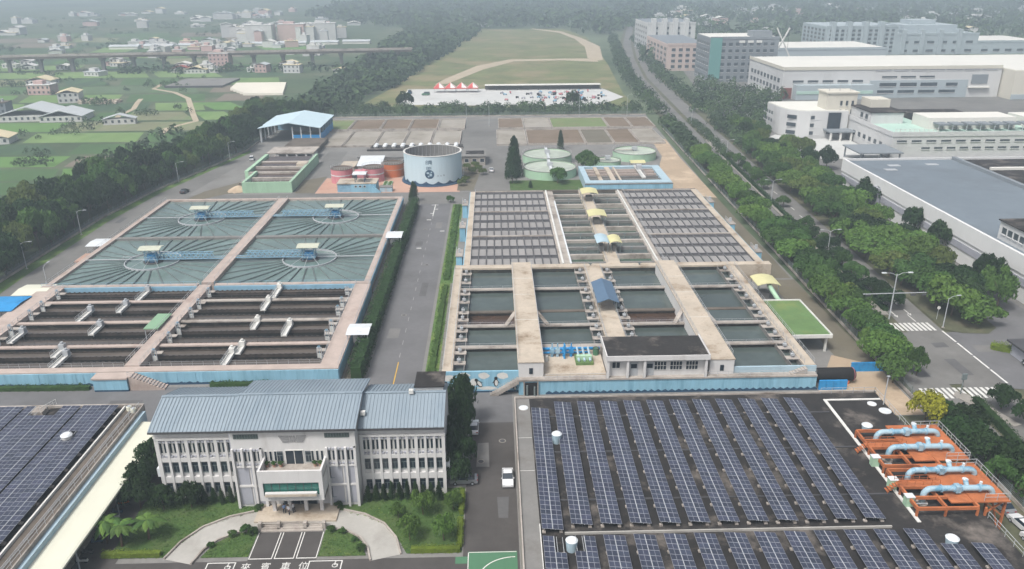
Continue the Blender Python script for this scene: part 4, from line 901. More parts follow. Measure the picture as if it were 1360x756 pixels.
cap(64.4,117.6,'flat white round hatch beside the roof line corner',.75,flat=True); cap(65.6,115.2,'flat white round hatch beside the roof railing',1.0,flat=True); cap(4.3,118.3,'flat white round hatch at the roof corner by the lane',.8,flat=True)
t = thing('lamp_mast', 'slim grey mast standing at the dark roof corner', 'mast', (66.3,117,ZR)); MB().cyl(66.3,117.4,ZR,ZR+5.5,.09,8).part('pole', 'galv', t); MB().cb(66.3,117.4,ZR+5.4,.5,.3,.15).part('lamp', 'galv', t)

# ---- orange steel platforms with blue pipes
def platform(y0, y1, ys, lab, rear):
    t = thing('steel_platform', 'orange steel platform with open frames and handrail, ' + lab, 'platform', (64,y0,ZR)); z = 6.3
    MB().box(62.2,70.5,y0+.2,y1+.6,z,z+.18).part('deck', 'orange', t)
    for x in (57,61,65.4):
        MB().beam((x,y0-.8,z+.05),(x,y1-.6 if x < 61 else y0+4,z-.02),.3,.5).part('beam', 'orange', t)
    for y in (y0-.8,y0+1.6,y0+4,y1-3.4,y1-.6):
        MB().beam((57,y,z+.02),(65.4 if y < y0+4.5 else 63,y,z-.04),.28,.46).part('beam', 'orange', t)
    for x in (57,61,65.4,66.5):
        for y in (y0-.8,y0+4,y1-.6): MB().cb(x,y,ZR,.26,.26,z-ZR).part('post', 'orange', t)
    for y in (y0+.8,(y0+y1)/2,y1-.4):
        MB().beam((70.2,y,0),(70.2,y,z),.3).part('post', 'orange', t); MB().beam((67,y,3.6),(70.2,y,z),.2).beam((70.2,y,3.6),(67,y,z),.2).part('brace', 'orange', t)
    MB().beam((70.2,y0+.8,.4),(70.2,(y0+y1)/2,z-.3),.2).beam((70.2,(y0+y1)/2,z-.3),(70.2,y1-.4,.4),.2).part('brace', 'orange', t)
    MB().rail((70.4,y0+.4,z+.18),(70.4,y1,z+.18),1.1,1.2,.06).rail((66,y1-.1,z+.18),(70.4,y1-.1,z+.18),1.1,1.2,.06).rail((66.9,y0+.45,z+.18),(70.4,y0+.45,z+.18),1.1,1.2,.06).part('railing', 'galv', t)
    # stair at the western end
    ysr = y0+4.7
    for i in range(4): MB().box(56.2-.3*i,56.5-.3*i,ysr-.5,ysr+.5,z-.1-.28*i,z-.02-.28*i).part('step', 'orange', t)
    MB().box(56.6,62.6,ysr-.6,ysr+.6,z+.0,z+.12).part('landing', 'orange', t)
    MB().rail((55.3,ysr-.55,ZR+.2),(56.6,ysr-.55,z+.1),1,1).rail((56.6,ysr-.6,z+.12),(62.6,ysr-.6,z+.12),1,1.2).rail((56.6,ysr+.6,z+.12),(62.6,ysr+.6,z+.12),1,1.2).part('railing', 'orange', t)
def bluepipe(y, lab):
    t = thing('water_pipe', 'fat pale blue pipe arched over the orange platform, ' + lab, 'pipe', (64,y,ZR)); r = .42; zt = 7.35; x0, x1 = 59.3, 69.0; pts = [(x0,y,ZR)]
    for k in range(6): a = pi/2*k/5; pts.append((x0+1-math.cos(a), y, zt-1+math.sin(a)))
    for k in range(6): a = pi/2*k/5; pts.append((x1-1+math.sin(a), y, zt-1+math.cos(a)))
    pts.append((x1,y,ZR+1.4)); MB().tube(pts, r, 16).part('pipe', 'pipe_blue', t, smooth=True)
    for x in (61.6,63.4,64.4,67): MB().tube([(x-.09,y,zt),(x+.09,y,zt)], r*1.3, 16).part('flange', 'sky_paint', t)
    MB().cb(63.9,y,zt-.5,.7,1.0,1.0).tube([(65.4,y+.2,zt),(65.4,y+.9,zt+.7)], .34, 12).parts('valve_body', 'pipe_blue', t)
    MB().cyl(65.4,y+.95,zt+.7,zt+.85,.4,14).cyl(67.3,y+.3,zt+.4,zt+.8,.2,10).parts('valve_cap', 'roof_white', t)
    MB().cyl(x0,y,ZR,ZR+.15,.8,16).part('base_flange', 'conc', t)
platform(88.4,97.2,(91,95.6),'end next to the short solar rows',False); platform(98.4,107.8,(101.4,106),'end next to the flat white hatches',True)
for y, lab in ((105.2,'nearest the vent drum'),(101,'second from the vent drum'),(95,'third from the vent drum'),(90.6,'farthest from the vent drum')): bluepipe(y, lab)
for y, lab in ((99.6,'beside the platform stair nearest the vent drum'),(94,'between the two orange platforms'),(90,'at the corner of the front orange platform')):
    t = thing('switch_box', 'pale green switch box ' + lab, 'cabinet', (57.6,y,ZR)); x = 57.2 if y > 92 else 57.6
    MB().cb(x-.6,y,ZR+.15,1.1,.9,1.5).part('body', 'green_wall', t); MB().cb(x-.6,y,ZR+1.65,1.25,1.05,.1).part('lid', 'roof_white', t); MB().cb(x-.6,y,ZR,.9,.7,.15).part('base', 'conc', t); MB().beam((x,y-.1,ZR+.4),(x+2,y-.1,ZR+.4),.12).part('conduit', 'galv', t)

# ---- western solar roof with cream canopy
ZL = 6.0
lb = thing('workshop_building', 'flat roofed building covered with solar panels beside the cream canopy', 'building', (-90,90,0))
MB().box(-140,-60.9,40,119.4,0,ZL).part('roof_slab', 'roofing', lb)
MB().box(-63.4,-60.9,40,119.2,ZL,ZL+.02).part('roof_strip', 'conc_dark', lb)
MB().box(-140,-60.7,119.4,119.8,0,ZL+.4).box(-60.9,-60.7,40,119.4,0,ZL+.3).part('parapet', 'conc', lb)
MB().box(-63.7,-63.45,40,119,ZL,ZL+.45).part('kerb', 'paint_white', lb)
MB().box(-60.7,-60.1,40,118.6,3.6,5.6).part('blue_fascia', 'blue_pale', lb)
MB().rail((-61.2,60,ZL+.02),(-61.2,119,ZL+.02),1,2).rail((-62.1,60,ZL+.02),(-62.1,119,ZL+.02),.4,3).part('railing', 'galv', lb)
x = -67.2; k = 0
while x > -100:
    solar_row(x, 64, 54 if k not in (3,) else 51, ZL, 'row of solar panels on the western roof, %s from the cream canopy' % ORD[k], 'western solar rows', 1.5, skip=[(q,1) for q in (53,52,51)] if k == 4 else [(q,s) for q in (44,45) for s in (1,)] if k == 1 else ())
    x -= 3.02 + (.35 if k % 3 == 1 else 0); k += 1
t = thing('ventilator', 'white round vent cap among the western solar panels', 'vent', (-68.4,108,ZL)); MB().cyl(-68,108.4,ZL,ZL+1.5,.6,16,.85).part('drum', 'paint_white', t); MB().cyl(-68,108.4,ZL+1.5,ZL+1.75,.9,16,.6).part('lid', 'roof_white', t)
t = thing('hatch_ladder', 'open roof hatch with white ladder frame on the western roof', 'hatch', (-77.5,117.4,ZL)); MB().box(-78.4,-76.2,116.6,118.4,ZL,ZL+.9).part('upstand', 'conc', t); MB().rail((-76.3,116.4,ZL+.9),(-74.6,118.4,ZL+1.4),.9,.5).part('rail', 'paint_white', t)
for x, y in ((-62.6,118.3),(-61.6,117.6)):
    t = thing('roof_tank', 'small white roof fitting at the corner of the western roof', 'tank', (x,y,ZL), 'corner fittings'); MB().cyl(x,y,ZL,ZL+.7,.45,12).part('drum', 'roof_cream', t); MB().cyl(x,y,ZL+.7,ZL+.8,.3,12).part('lid', 'galv', t)
cn = thing('cream_canopy', 'long cream canopy roof along the western building', 'canopy', (-58.6,99,0))
MB().yprism([(-60.1,4.75),(-60.1,4.55),(-56.2,4.25),(-55.9,4.1),(-55.9,4.4),(-56.2,4.5)][::-1], 60, 116.6).part('roof', 'roof_cream', cn)
for y in range(62,117,6): MB().cb(-56.6,y,0,.14,.14,4.3).part('post', 'galv', cn)
sheet('pavement', rect(-60.6,-58.2,60,117), .05, 'conc', 'pale pavement strip under the cream canopy', 'pavement')
def tyre(m, x, y, z, r, w_, axis='x', n=14):
    m.tube([(x-w_/2,y,z),(x+w_/2,y,z)] if axis == 'x' else [(x,y-w_/2,z),(x,y+w_/2,z)], r, n)
def scooter(x, y, rz, col, lab):
    t = thing('motor_scooter', lab, 'scooter', (x,y,.05), 'scooters under the cream canopy', rz)
    for yy in (-.62,.62):
        m = MB(); tyre(m, 0, yy, .26, .26, .12); m.part('wheel', 'rubber', t, local=True)
    MB().xprism([(-.95,.35),(-.9,.62),(-.3,.68),(-.1,.4),(.3,.36),(.42,.85),(.56,.82),(.62,.3)], -.16, .16).part('body', col, t, local=True)
    MB().box(-.15,.15,-.85,-.15,.7,.82).part('seat', 'rubber', t, local=True)
    MB().beam((-.32,.45,1.02),(.32,.45,1.02),.05).beam((0,.5,.5),(0,.45,1.02),.07).beam((.3,.45,1.02),(.36,.4,1.2),.04).part('handlebar', 'steel_dark', t, local=True)
sr = random.Random(4)
for k in range(14): scooter(-57.2+sr.uniform(-.15,.15), 88+k*1.75+sr.uniform(-.3,.3), pi/2+sr.uniform(-.25,.25), ('dark','steel_dark','blue_navy','orange_wall')[k % 4] if k % 5 else 'paint_white', ('dark scooter parked under the edge of the cream canopy' if k % 5 else 'white scooter parked under the edge of the cream canopy'))
# ================================================================ tanks and basins at the back of the plant
t = thing('water_tank', 'large pale blue open cylindrical tank with wavy navy border and globe emblem', 'tank', (-23.7,299.6,0)); cx, cy, r, h = -23.7, 299.6, 11, 11.2
MB().ring(cx,cy,0,h,r-.35,r,72).part('shell', 'tank_blue', t, smooth=False)
MB().ring(cx,cy,5.4,h-.02,r-.42,r-.36,72).part('liner', 'conc_grey', t); MB().disc(cx,cy,5.4,r-.45).part('inner_floor', 'conc_dark', t)
m = MB()
for k in range(40):
    a = 2*pi*k/40; m.box(cx+(r-.6)*math.cos(a)-.05,cx+(r-.6)*math.cos(a)+.05,cy+(r-.6)*math.sin(a)-.05,cy+(r-.6)*math.sin(a)+.05,5.4,h+(.15 if k % 2 else .4))
for x in (-5,-3.4,-2,-.6,.8,2.2,3.6): m.beam((cx+x,cy-7,5.4),(cx+x,cy-7,h+.3),.08)
m.part('hanging_chain', 'galv', t)
MB().ring(cx,cy,h,h+.12,r-.5,r+.15,72).part('rim', 'paint_white', t)
MB().ring(cx,cy,0,.35,r,r+1.1,72).part('plinth', 'blue_navy', t)
n = 180; o = MB(); vv = []
for k in range(n+1):
    a = 2*pi*k/n; z = 1.15+.55*(1-abs(math.sin(a*7.5+.6))**.8)*2-.3; q = r+.03
    vv += [(cx+q*math.cos(a),cy+q*math.sin(a),.3),(cx+q*math.cos(a),cy+q*math.sin(a),z)]
o.add(vv, [(2*k,2*k+2,2*k+3,2*k+1) for k in range(n)]); o.part('wave_border', 'blue_navy', t)
def on_tank(me, name, ang, z, m_=None):
    q = r+.02; o = bpy.data.objects.new(name, me); COL.objects.link(o); o.parent = t
    a = rad(ang); o.location = (q*math.sin(a), -q*math.cos(a), z); o.rotation_euler = (pi/2,0,a)
for ch, an, z, s in (('台',-7,9.0,1.7),('灣',-1.4,9.0,1.7),('台',-6.6,6.9,1.4),('水',-1.6,6.9,1.4),('水',13,3.9,.7),('公',19,3.9,.7),('司',25,3.9,.7)): on_tank(lettering(ch, s, 'blue_navy', 'character', .01), 'character', an, z)
g = MB().disc(0,0,.02,1.7,24).mesh('globe_emblem', 'blue_navy'); on_tank(g, 'globe_emblem', -3, 4.6)
m = MB()
for a, b, u, v in ((-.6,.5,.6,.4),(.4,-.2,.5,.55),(-.4,-.8,.35,.3),(.7,.8,.35,.25)): m.add([(a+u*math.cos(2*pi*k/8),b+v*math.sin(2*pi*k/8),.04) for k in range(8)], [tuple(range(8))])
on_tank(m.mesh('globe_land', 'blue_pale'), 'globe_emblem', -3, 4.6)
m = MB()
for k in range(24):
    a = rad(-20)+k*rad(3.2); m.box(cx+(r+.5)*math.cos(a)-.35,cx+(r+.5)*math.cos(a)+.35,cy+(r+.5)*math.sin(a)-.3,cy+(r+.5)*math.sin(a)+.3,.3+k*.42,.38+k*.42)
m.part('spiral_stair', 'galv', t)
def rtank(name, x, y, r, h, wall, top, label, band=None, fill=.3, extra=None):
    t = thing(name, label, 'tank', (x,y,0))
    MB().ring(x,y,0,h,r-.3,r,56).part('wall', wall, t); MB().disc(x,y,h-fill,r-.3).part('liquid', top, t)
    MB().ring(x,y,h,h+.1,r-.4,r+.1,56).part('rim', 'conc_dark' if wall != 'green_wall' else 'conc_grey', t)
    if band: MB().ring(x,y,h*.55,h*.62,r,r+.05,56).part('band', band, t)
    m = MB()
    for k in range(28):
        a, b = 2*pi*k/28, 2*pi*(k+1)/28; p = (x+r*math.cos(a),y+r*math.sin(a)); q = (x+r*math.cos(b),y+r*math.sin(b)); m.beam((*p,h),(*p,h+1),.05); m.beam((*p,h+1),(*q,h+1),.05)
    m.part('railing', 'galv', t); return t
for x, y, lab in ((-58.4,297.6,'pink round tank at the lane corner behind the blue pump house'),(-46.7,299.2,'pink round tank beside the orange tank')): rtank('sludge_tank', x, y, 4.1, 5.3, 'pink_wall', 'conc_dark', lab, 'roof_white', .1)
rtank('sludge_tank', -40.2, 307, 4.3, 5, 'orange_wall', 'conc_dark', 'orange round tank between the pink tanks and the big blue tank', 'terracotta', .1)
for x, y, r_, lab in ((21.6,305.4,10.5,'wide pale green thickener tank beside the lawn'),(22,328.6,10.3,'wide pale green thickener tank behind the first one'),(45.8,316,5.4,'small pale green round tank behind the light blue basin'),(59.6,333,9.2,'wide pale green thickener tank beside the sandy track')):
    t = rtank('thickener_tank', x, y, r_, 3.2, 'green_wall', 'water_pale', lab)
    MB().box(x-.6,x+.6,y-r_,y+r_,3.4,3.6).part('bridge', 'roof_white', t) if r_ > 9.5 else MB().box(x-r_,x+.6,y-.5,y+.5,3.4,3.6).part('bridge', 'conc', t)
    MB().cyl(x,y,2,4.6,.7,12).cb(x,y,3.6,2.2,1.6,1.2).part('drive', 'galv', t); MB().rail((x-.55,y-r_,3.6),(x-.55,y+r_,3.6),.9,2).part('railing', 'galv', t) if r_ > 9.5 else None
# pump house
t = thing('pump_house', 'light blue low pump house with roofed stair in front of the pink tanks', 'building', (-50,284,0))
MB().box(-57.4,-52.4,281.6,289,0,3.1).part('wall', 'sky_paint', t); MB().box(-52.4,-43.4,281.4,289,0,3.1).part('wall', 'blue_wall', t); MB().box(-57.6,-43.2,281.3,289.2,3.1,3.35).part('roof', 'conc_tan', t)
for k in range(8): MB().box(-45.6+k*.5,-45.1+k*.5,280.6,281.3,0,3.0-.36*k).part('stair', 'blue_wall', t)
for x in (-51,-49.4,-47.8): win(t, x, x+.7, 1.9, 2.5, 281.4)
for x in (-51,-47.6):
    for y in (283,286): MB().cb(x,y,3.35,.25,.25,3).part('post', 'blue_navy', t)
MB().xprism([(282,6.3),(282,6.5),(284.5,6.9),(287,6.5),(287,6.3),(284.5,6.7)], -51.8, -46.8).part('stair_roof', 'roof_white', t)
MB().cb(-50.8,294,0,4,3,5.2).part('equipment', 'pink_wall', t); MB().cb(-52.4,290.6,0,1.6,1.6,4.2).part('equipment', 'steel_dark', t)
MB().rail((-57.4,281.6,3.35),(-51.8,281.6,3.35),1,1.4).rail((-47,281.6,3.35),(-43.4,281.6,3.35),1,1.4).part('railing', 'galv', t)
t = thing('dosing_house', 'small pale blue dosing box beside the pump house stair', 'building', (-40.5,283,0)); MB().box(-42,-37.6,281.4,284.4,0,1.7).part('wall', 'blue_pale', t); MB().box(-42.1,-37.5,281.3,284.5,1.7,1.85).part('lid', 'conc_grey', t); MB().box(-40.2,-39.4,281.3,281.4,.1,1.4).part('door', 'galv', t)
for x in (-41.4,-39.6):
    t = thing('green_bed', 'pale green planted trough lying on the terracotta paving', 'bed', (x,291,0), 'green troughs by the pump house'); MB().box(x-.7,x+.7,286,296,0,.5).part('wall', 'green_wall', t); MB().box(x-.55,x+.55,286.2,295.8,.5,.52).part('fill', 'lawn', t)
# long low building behind, with white roof domes
t = thing('filter_press_building', 'long low grey building behind the big blue tank', 'building', (-30,329,0))
MB().box(-56,-4,322,336,0,3.7).part('wall', 'conc', t); MB().box(-56.4,-3.6,321.6,336.4,3.7,4.1).part('roof', 'conc_grey', t); MB().box(-54,-14,332.8,335.4,4.1,4.7).part('roof_ridge', 'roofing', t); MB().box(-12,-4.5,325,331,4.1,4.3).part('roof_patch', 'roofing', t)
for k in range(16): x = -54+k*3.2; win(t, x, x+1.6, 1.4, 2.8, 322)
t = thing('workshop', 'white roofed workshop behind the pink tanks', 'building', (-49.6,314,0)); MB().box(-54,-45.2,308.6,320,0,3.4).part('wall', 'white_wall', t)
MB().xprism([(308,3.5),(308,3.65),(320.4,5),(320.4,4.85)], -54.5, -44.7).part('roof', 'roof_white', t); win(t,-52,-50,1.2,2.6,308.6); MB().box(-48.4,-46.4,308.5,308.6,0,2.6).part('door', 'galv', t)
t = thing('workshop', 'small grey shed between the pink tanks and the long building', 'building', (-57.6,316,0)); MB().box(-61,-55.6,309,318,0,3).part('wall', 'conc', t); MB().box(-61.3,-55.3,308.7,318.3,3,3.25).part('roof', 'conc_tan', t); MB().box(-58.6,-57.4,308.9,309,0,2.2).part('door', 'galv', t)
t = thing('vent_deck', 'dark flat deck carrying two rows of white round vents', 'deck', (-35,358,0)); MB().box(-56,-14.5,352.5,360.6,0,1.0).part('slab', 'roofing', t); MB().box(-56.3,-14.2,352.2,352.5,0,1.2).part('edge', 'conc', t)
for k in range(10):
    for y in (354.5,358.4):
        x = -53.4+k*4; v = thing('roof_ventilator', 'white round ventilator on the dark deck before the drying beds', 'vent', (x,y,1), 'white ventilators on the dark deck'); MB().cyl(x,y,1,1.8,.8,12,1.1).part('drum', 'paint_white', v); MB().cyl(x,y,1.8,2.3,1.15,12,.5).part('cap', 'roof_white', v)
# light blue basin beside the sandy track
t = thing('washwater_basin', 'light blue walled basin with dark channels and travelling bridge beside the sandy track', 'basin', (48,290,0))
MB().box(32.6,64,277.6,281.2,0,3.5).box(61,64,281.2,304,0,3.5).box(32.6,34.6,281.2,304,0,3.5).box(34.6,61,302,304,0,3.5).part('wall', 'blue_pale', t)
MB().box(32.4,64.2,277.2,277.6,0,2.9).part('front_panel', 'blue_wall', t); MB().box(32.3,64.3,277.1,277.6,2.9,3.2).part('ledge', 'conc_grey', t)
sheet('water', rect(34.6,61,281.2,302), 2.4, 'water_black', 'dark water in the light blue walled basin', 'water')
for y in (284.4,288,292,296,299.2): MB().box(34.6,61,y,y+.7,1.8,3.1).part('launder', 'conc_pink' if y > 290 else 'conc_grey', t)
for x, w_ in ((38,1.4),(42.4,1.8),(45.6,.7)): MB().box(x,x+w_,281.2,302,3.1,3.5).part('walkway', 'conc_tan', t)
s = thing('sludge_scraper', 'white travelling bridge over the light blue walled basin', 'scraper', (54.6,291,3)); MB().box(54,55.4,283,302,3.5,4.0).part('deck', 'paint_white', s); MB().cb(55,296,4,1.8,2.4,1.6).part('motor_box', 'galv', s); MB().rail((54,283,4),(54,302,4),1,2).rail((55.4,283,4),(55.4,302,4),1,2).part('railing', 'galv', s)
canopy(57,311,0,6,5,'roof_yellow','pale yellow canopy between the small round tank and the wide thickener',3.4)
# green basin and blue shed on the western side
t = thing('recovery_basin', 'pale green walled open basin with stepped channels beside the perimeter road', 'basin', (-84,300,0))
MB().box(-92,-74,282.4,283,0,4).box(-75,-74,283,330,0,4).box(-96,-94.6,300,330,0,4).box(-92,-91,283,300,0,4).part('wall', 'green_wall', t)
for y in (291,300,309,318): MB().box(-91 if y < 300 else -94.6,-75,y,y+1.6,0,3.4).part('dividing_wall', 'conc', t)
for a, b, z in ((283,291,2.4),(292.6,300,2.8),(301.6,309,2.6),(310.6,318,3),(319.6,330,3)): sheet('water', rect(-94.4 if a > 299 else -91,-75,a,b), z, 'water_brown' if a % 2 else 'water_green', 'murky water in the green walled basin, channel %d m deep' % 2 if 0 else 'murky shallow water in the green walled basin', 'water')['group'] = 'green basin channels'
MB().rail((-92,282.6,4),(-74,282.6,4),1,2).rail((-74.2,283,4),(-74.2,330,4),1,2).part('railing', 'galv', t); MB().cb(-76.5,312,3.4,4,4,1).part('gate_box', 'conc_tan', t)
t = thing('pump_shelter', 'low white open fronted shelter behind the green walled basin', 'building', (-86,336,0)); MB().box(-96,-77,334,344,0,.4).part('floor', 'conc', t); MB().box(-96.4,-76.6,333.4,346,3.2,3.7).part('roof', 'conc', t)
for x in (-96,-92,-88,-84,-80,-77): MB().cb(x,333.9,.4,.7,.6,2.8).part('column', 'white_wall', t)
MB().box(-95.6,-77.4,343,343.5,.4,3.2).part('back_wall', 'white_wall', t)
MB().box(-94,-78,346,372,0,2.4).solo('tank_deck', 'conc_dark', 'stained concrete deck between the white shelter and the blue shed', 'deck')
t = thing('storage_shed', 'tall blue shed with pale blue gabled roof beside the tree belt', 'shed', (-96,390,0))
MB().yprism([(-110.6,7.0),(-110.6,6.8),(-96,9.2),(-81.4,6.8),(-81.4,7.0),(-96,9.5)], 372.5, 408).part('roof', 'tank_blue', t)
MB().box(-95,-82,374.4,374.8,0,3.4).box(-82.4,-82,374.8,406,0,3.6).part('lower_wall', 'blue_deep', t); MB().box(-110,-82,405.6,406,0,6.8).part('back_wall', 'blue_band', t)
for x in (-110,-95,-91,-86.6,-82.2): MB().cb(x,374.6,0,.5,.5,7.2 if x > -100 else 6.9).part('post', 'roof_white', t)
for y in range(376,406,6): MB().cb(-82.2,y,3.6,.4,.8,3.4).part('post', 'blue_band', t); MB().cb(-110,y,0,.4,.4,6.8).part('post', 'roof_white', t)
MB().box(-95,-82.2,374.5,374.7,5.2,6.9).part('upper_panel', 'glass_dark', t)
mat('bark_wood', '#6d5a45', .9, .2, 2)
# fence, cars, lamp posts, small yard things
def fence(pts, lab, h=2.2, m_='steel_grey', base=True):
    f = thing('boundary_fence', lab, 'fence', (*pts[0],0)); 
    for p, q in zip(pts, pts[1:]):
        p = Vector((*p,0)); q = Vector((*q,0)); n = max(1, int((q-p).length/3))
        if base: MB().beam(p+Vector((0,0,.3)), q+Vector((0,0,.3)), .22, .6).part('base_wall', 'conc', f)
        m = MB()
        for i in range(n+1): a = p.lerp(q, i/n); m.beam(a, a+Vector((0,0,h)), .12)
        m.part('post', m_, f)
        m = MB()
        for z in (.8,1.1,1.4,1.7,2.0): m.beam(p+Vector((0,0,z)), q+Vector((0,0,z)), .05)
        m.part('rail', m_, f)
fence([(-134,150),(-129.4,195),(-129.2,250),(-125.4,286),(-117.6,321),(-111.6,357),(-111.6,410)], 'grey boundary fence on a low wall along the western tree belt')
fence([(77.4,40),(77.6,150),(78.4,186),(81.6,292),(85,400)], 'grey boundary fence on a low wall between the plant and the avenue')
fence([(-108,440),(84,440)], 'grey boundary fence behind the drying beds')
mat('car_white', '#d8dadb', .25, .03, 2, spec=.5); mat('car_black', '#1a1b1d', .25, .05, 2, spec=.5); mat('car_silver', '#9a9ea2', .3, .03, 2, spec=.5, metal=.4); mat('tail_red', '#8c1e1a', .4, .05, 2); mat('head_glass', '#c9ced2', .15, .03, 2)
def car(x, y, rz, col, label, z=.03, s=1, van=False):
    t = thing('parked_car' if 'parked' in label else 'car', label, 'car', (x,y,z), None, rz); t.scale = (s,)*3
    hw = .86; pr = [(-2.15,.35),(-2.2,.7),(-2.05,.98),(-1.45,1.05),(1.15,.98),(2.1,.8),(2.2,.55),(2.15,.3)] if not van else [(-2.2,.35),(-2.25,1.0),(-2.1,1.1),(1.4,1.1),(2.15,.9),(2.2,.3)]
    MB().xprism(pr, -hw, hw).part('body', col, t, local=True)
    cab = [(-1.7,1.02),(-1.15,1.45),(.25,1.47),(.95,1.0)] if not van else [(-2.15,1.1),(-2.05,1.85),(.6,1.85),(1.35,1.1)]
    n = len(cab); m = MB(); m.add([(-hw+.04,a,b) if b < 1.2 else (-hw+.2,a,b) for a, b in cab]+[(hw-.04,a,b) if b < 1.2 else (hw-.2,a,b) for a, b in cab], [tuple(range(n))[::-1], tuple(range(n,2*n))]+[(i,(i+1)%n,n+(i+1)%n,n+i) for i in range(n)]); m.part('window', 'glass_dark', t, local=True)
    a, b = cab[1], cab[2]; MB().box(-hw+.17,hw-.17,a[0]+.2,b[0]-.15,a[1]+.0,a[1]+.05).part('roof', col, t, local=True)
    for sx in (-1,1):
        for yy in (-1.35,1.35):
            m = MB(); tyre(m, sx*(hw-.06), yy, .32, .32, .2); w_ = m.part('wheel', 'rubber', t, local=True)
            m = MB(); tyre(m, sx*(hw+.05), yy, .32, .18, .02); m.part('rim', 'galv', w_, local=True)
        MB().cb(sx*.62,2.13,.58,.36,.14,.16).part('headlight', 'head_glass', t, local=True); MB().cb(sx*.64,-2.13,.72,.34,.12,.16).part('tail_light', 'tail_red', t, local=True); MB().cb(sx*.95,.75,.95,.16,.1,.12).part('mirror', col, t, local=True)
car(1.3,104.6,pi,'car_white','white saloon car driving along the lane beside the solar roof')
car(-5.6,104.4,pi/2,'car_silver','silver parked car half under the dark trees beside the lane'); car(-4.4,119.6,0,'car_white','white parked car behind the dark trees at the lane end')
car(-1.4,311.4,0,'car_white','white car on the service lane beside the cypress trees'); car(-113.6,284,-.1,'car_black','black car on the perimeter road beside the green basin'); car(-104,337,.2,'car_white','white parked van at the white shelter',van=True)
car(108.2,139.6,1.2,'car_black','black car waiting beside the gatehouse',-.02)
for x, y, c_, lab in ((74.6,95.5,'car_silver','silver parked car below the orange platform'),(75,91,'car_white','white parked car below the orange platform'),(74.4,87,'car_white','white parked van below the roof railing')): car(x,y,.1,c_,lab,van='van' in lab)
def lamp(x, y, h, ang, label, group=None, two=False, z=0):
    t = thing('street_lamp', label, 'street lamp', (x,y,z), group, ang)
    MB().tube([(0,0,0),(0,0,h*.9),(0,.0,h)], [.13,.08,.07], 8).part('pole', 'galv', t, local=True)
    for s in ((-1,1) if two else (1,)):
        MB().tube([(0,0,h*.96),(s*.7,0,h+.25),(s*2.2,0,h+.4)], .05, 6).part('arm', 'galv', t, local=True); MB().box(*sorted((s*2.0,s*3.0)),-.2,.2,h+.36,h+.46).part('lamp_head', 'galv', t, local=True)
    MB().cb(0,0,0,.5,.5,.25).part('base', 'conc', t, local=True)
G = 'lamp posts along the avenue median'
for y in (206,262,330,410): lamp(82.2+.0485*y+.2, y, 7.6, .05, 'twin armed street lamp on the avenue median', G, True, -.1)
lamp(99.6,158.4,7.2,.2,'single armed street lamp with long head at the crossing corner')
for x, y in ((-127.6,235),(-128,205),(-121.6,300),(-113.6,338)): lamp(x,y,7.5,pi*0,'slim street lamp along the perimeter road','lamps on the perimeter road')
for x, y in ((-14.2,408),(-2.6,410),(46,431),(72,431)): lamp(x,y,12,.4,'tall slim lamp mast among the drying beds','masts among the drying beds')
lamp(-114.5,190,6,pi/2,'slim lamp beside the blue roofed shed')
t = thing('traffic_signal', 'traffic signal mast with long cross arm at the pedestrian crossing', 'traffic signal', (90,163.8,-.1)); MB().tube([(90,163.8,-.1),(90,163.8,11)], [.18,.1], 10).part('pole', 'galv', t); MB().beam((83,163.8,6.2),(97.5,163.8,6.4),.16).part('cross_arm', 'galv', t)
for x in (84.2,94.5,97): MB().cb(x,163.7,5.7,1.1,.25,.4).part('signal_head', 'steel_dark', t)
for s in (-1,1): MB().tube([(90,163.8,10.6),(90+s*1.2,163.8,11.2),(90+s*2.8,163.8,11.3)], .06, 6).part('lamp_arm', 'galv', t); MB().box(*sorted((90+s*2.5,90+s*3.5)),163.6,164,11.2,11.4).part('lamp_head', 'roof_white', t)
t = thing('road_sign', 'round road sign on a pole at the avenue kerb', 'sign', (100.6,163,0)); MB().cyl(100.6,163,0,2.8,.05,8).part('pole', 'galv', t); m = MB().tube([(100.6,162.9,2.9),(100.6,162.96,2.9)], .4, 16); m.part('face', 'paint_white', t)
t = thing('traffic_signal', 'blue grey signal post on the traffic island', 'traffic signal', (87.2,129,-.1)); MB().cyl(87.2,129,-.1,4.2,.1,8).part('pole', 'steel_grey', t); MB().cb(87.2,128.9,3.2,.9,.3,1.2).part('signal_head', 'steel_grey', t)
# gatehouse
t = thing('gatehouse', 'small dark roofed gatehouse beside the curving side road', 'building', (110,143,0)); MB().box(106.8,114,141,145.4,-.2,2.6).part('wall', 'panel_grey', t); MB().box(106,115,140.2,146.2,2.6,3.0).part('roof', 'steel_dark', t); MB().box(107.4,108.4,140.92,141,0,2.1).part('door', 'paint_white', t); win(t,109,113,1,2.2,141,4)
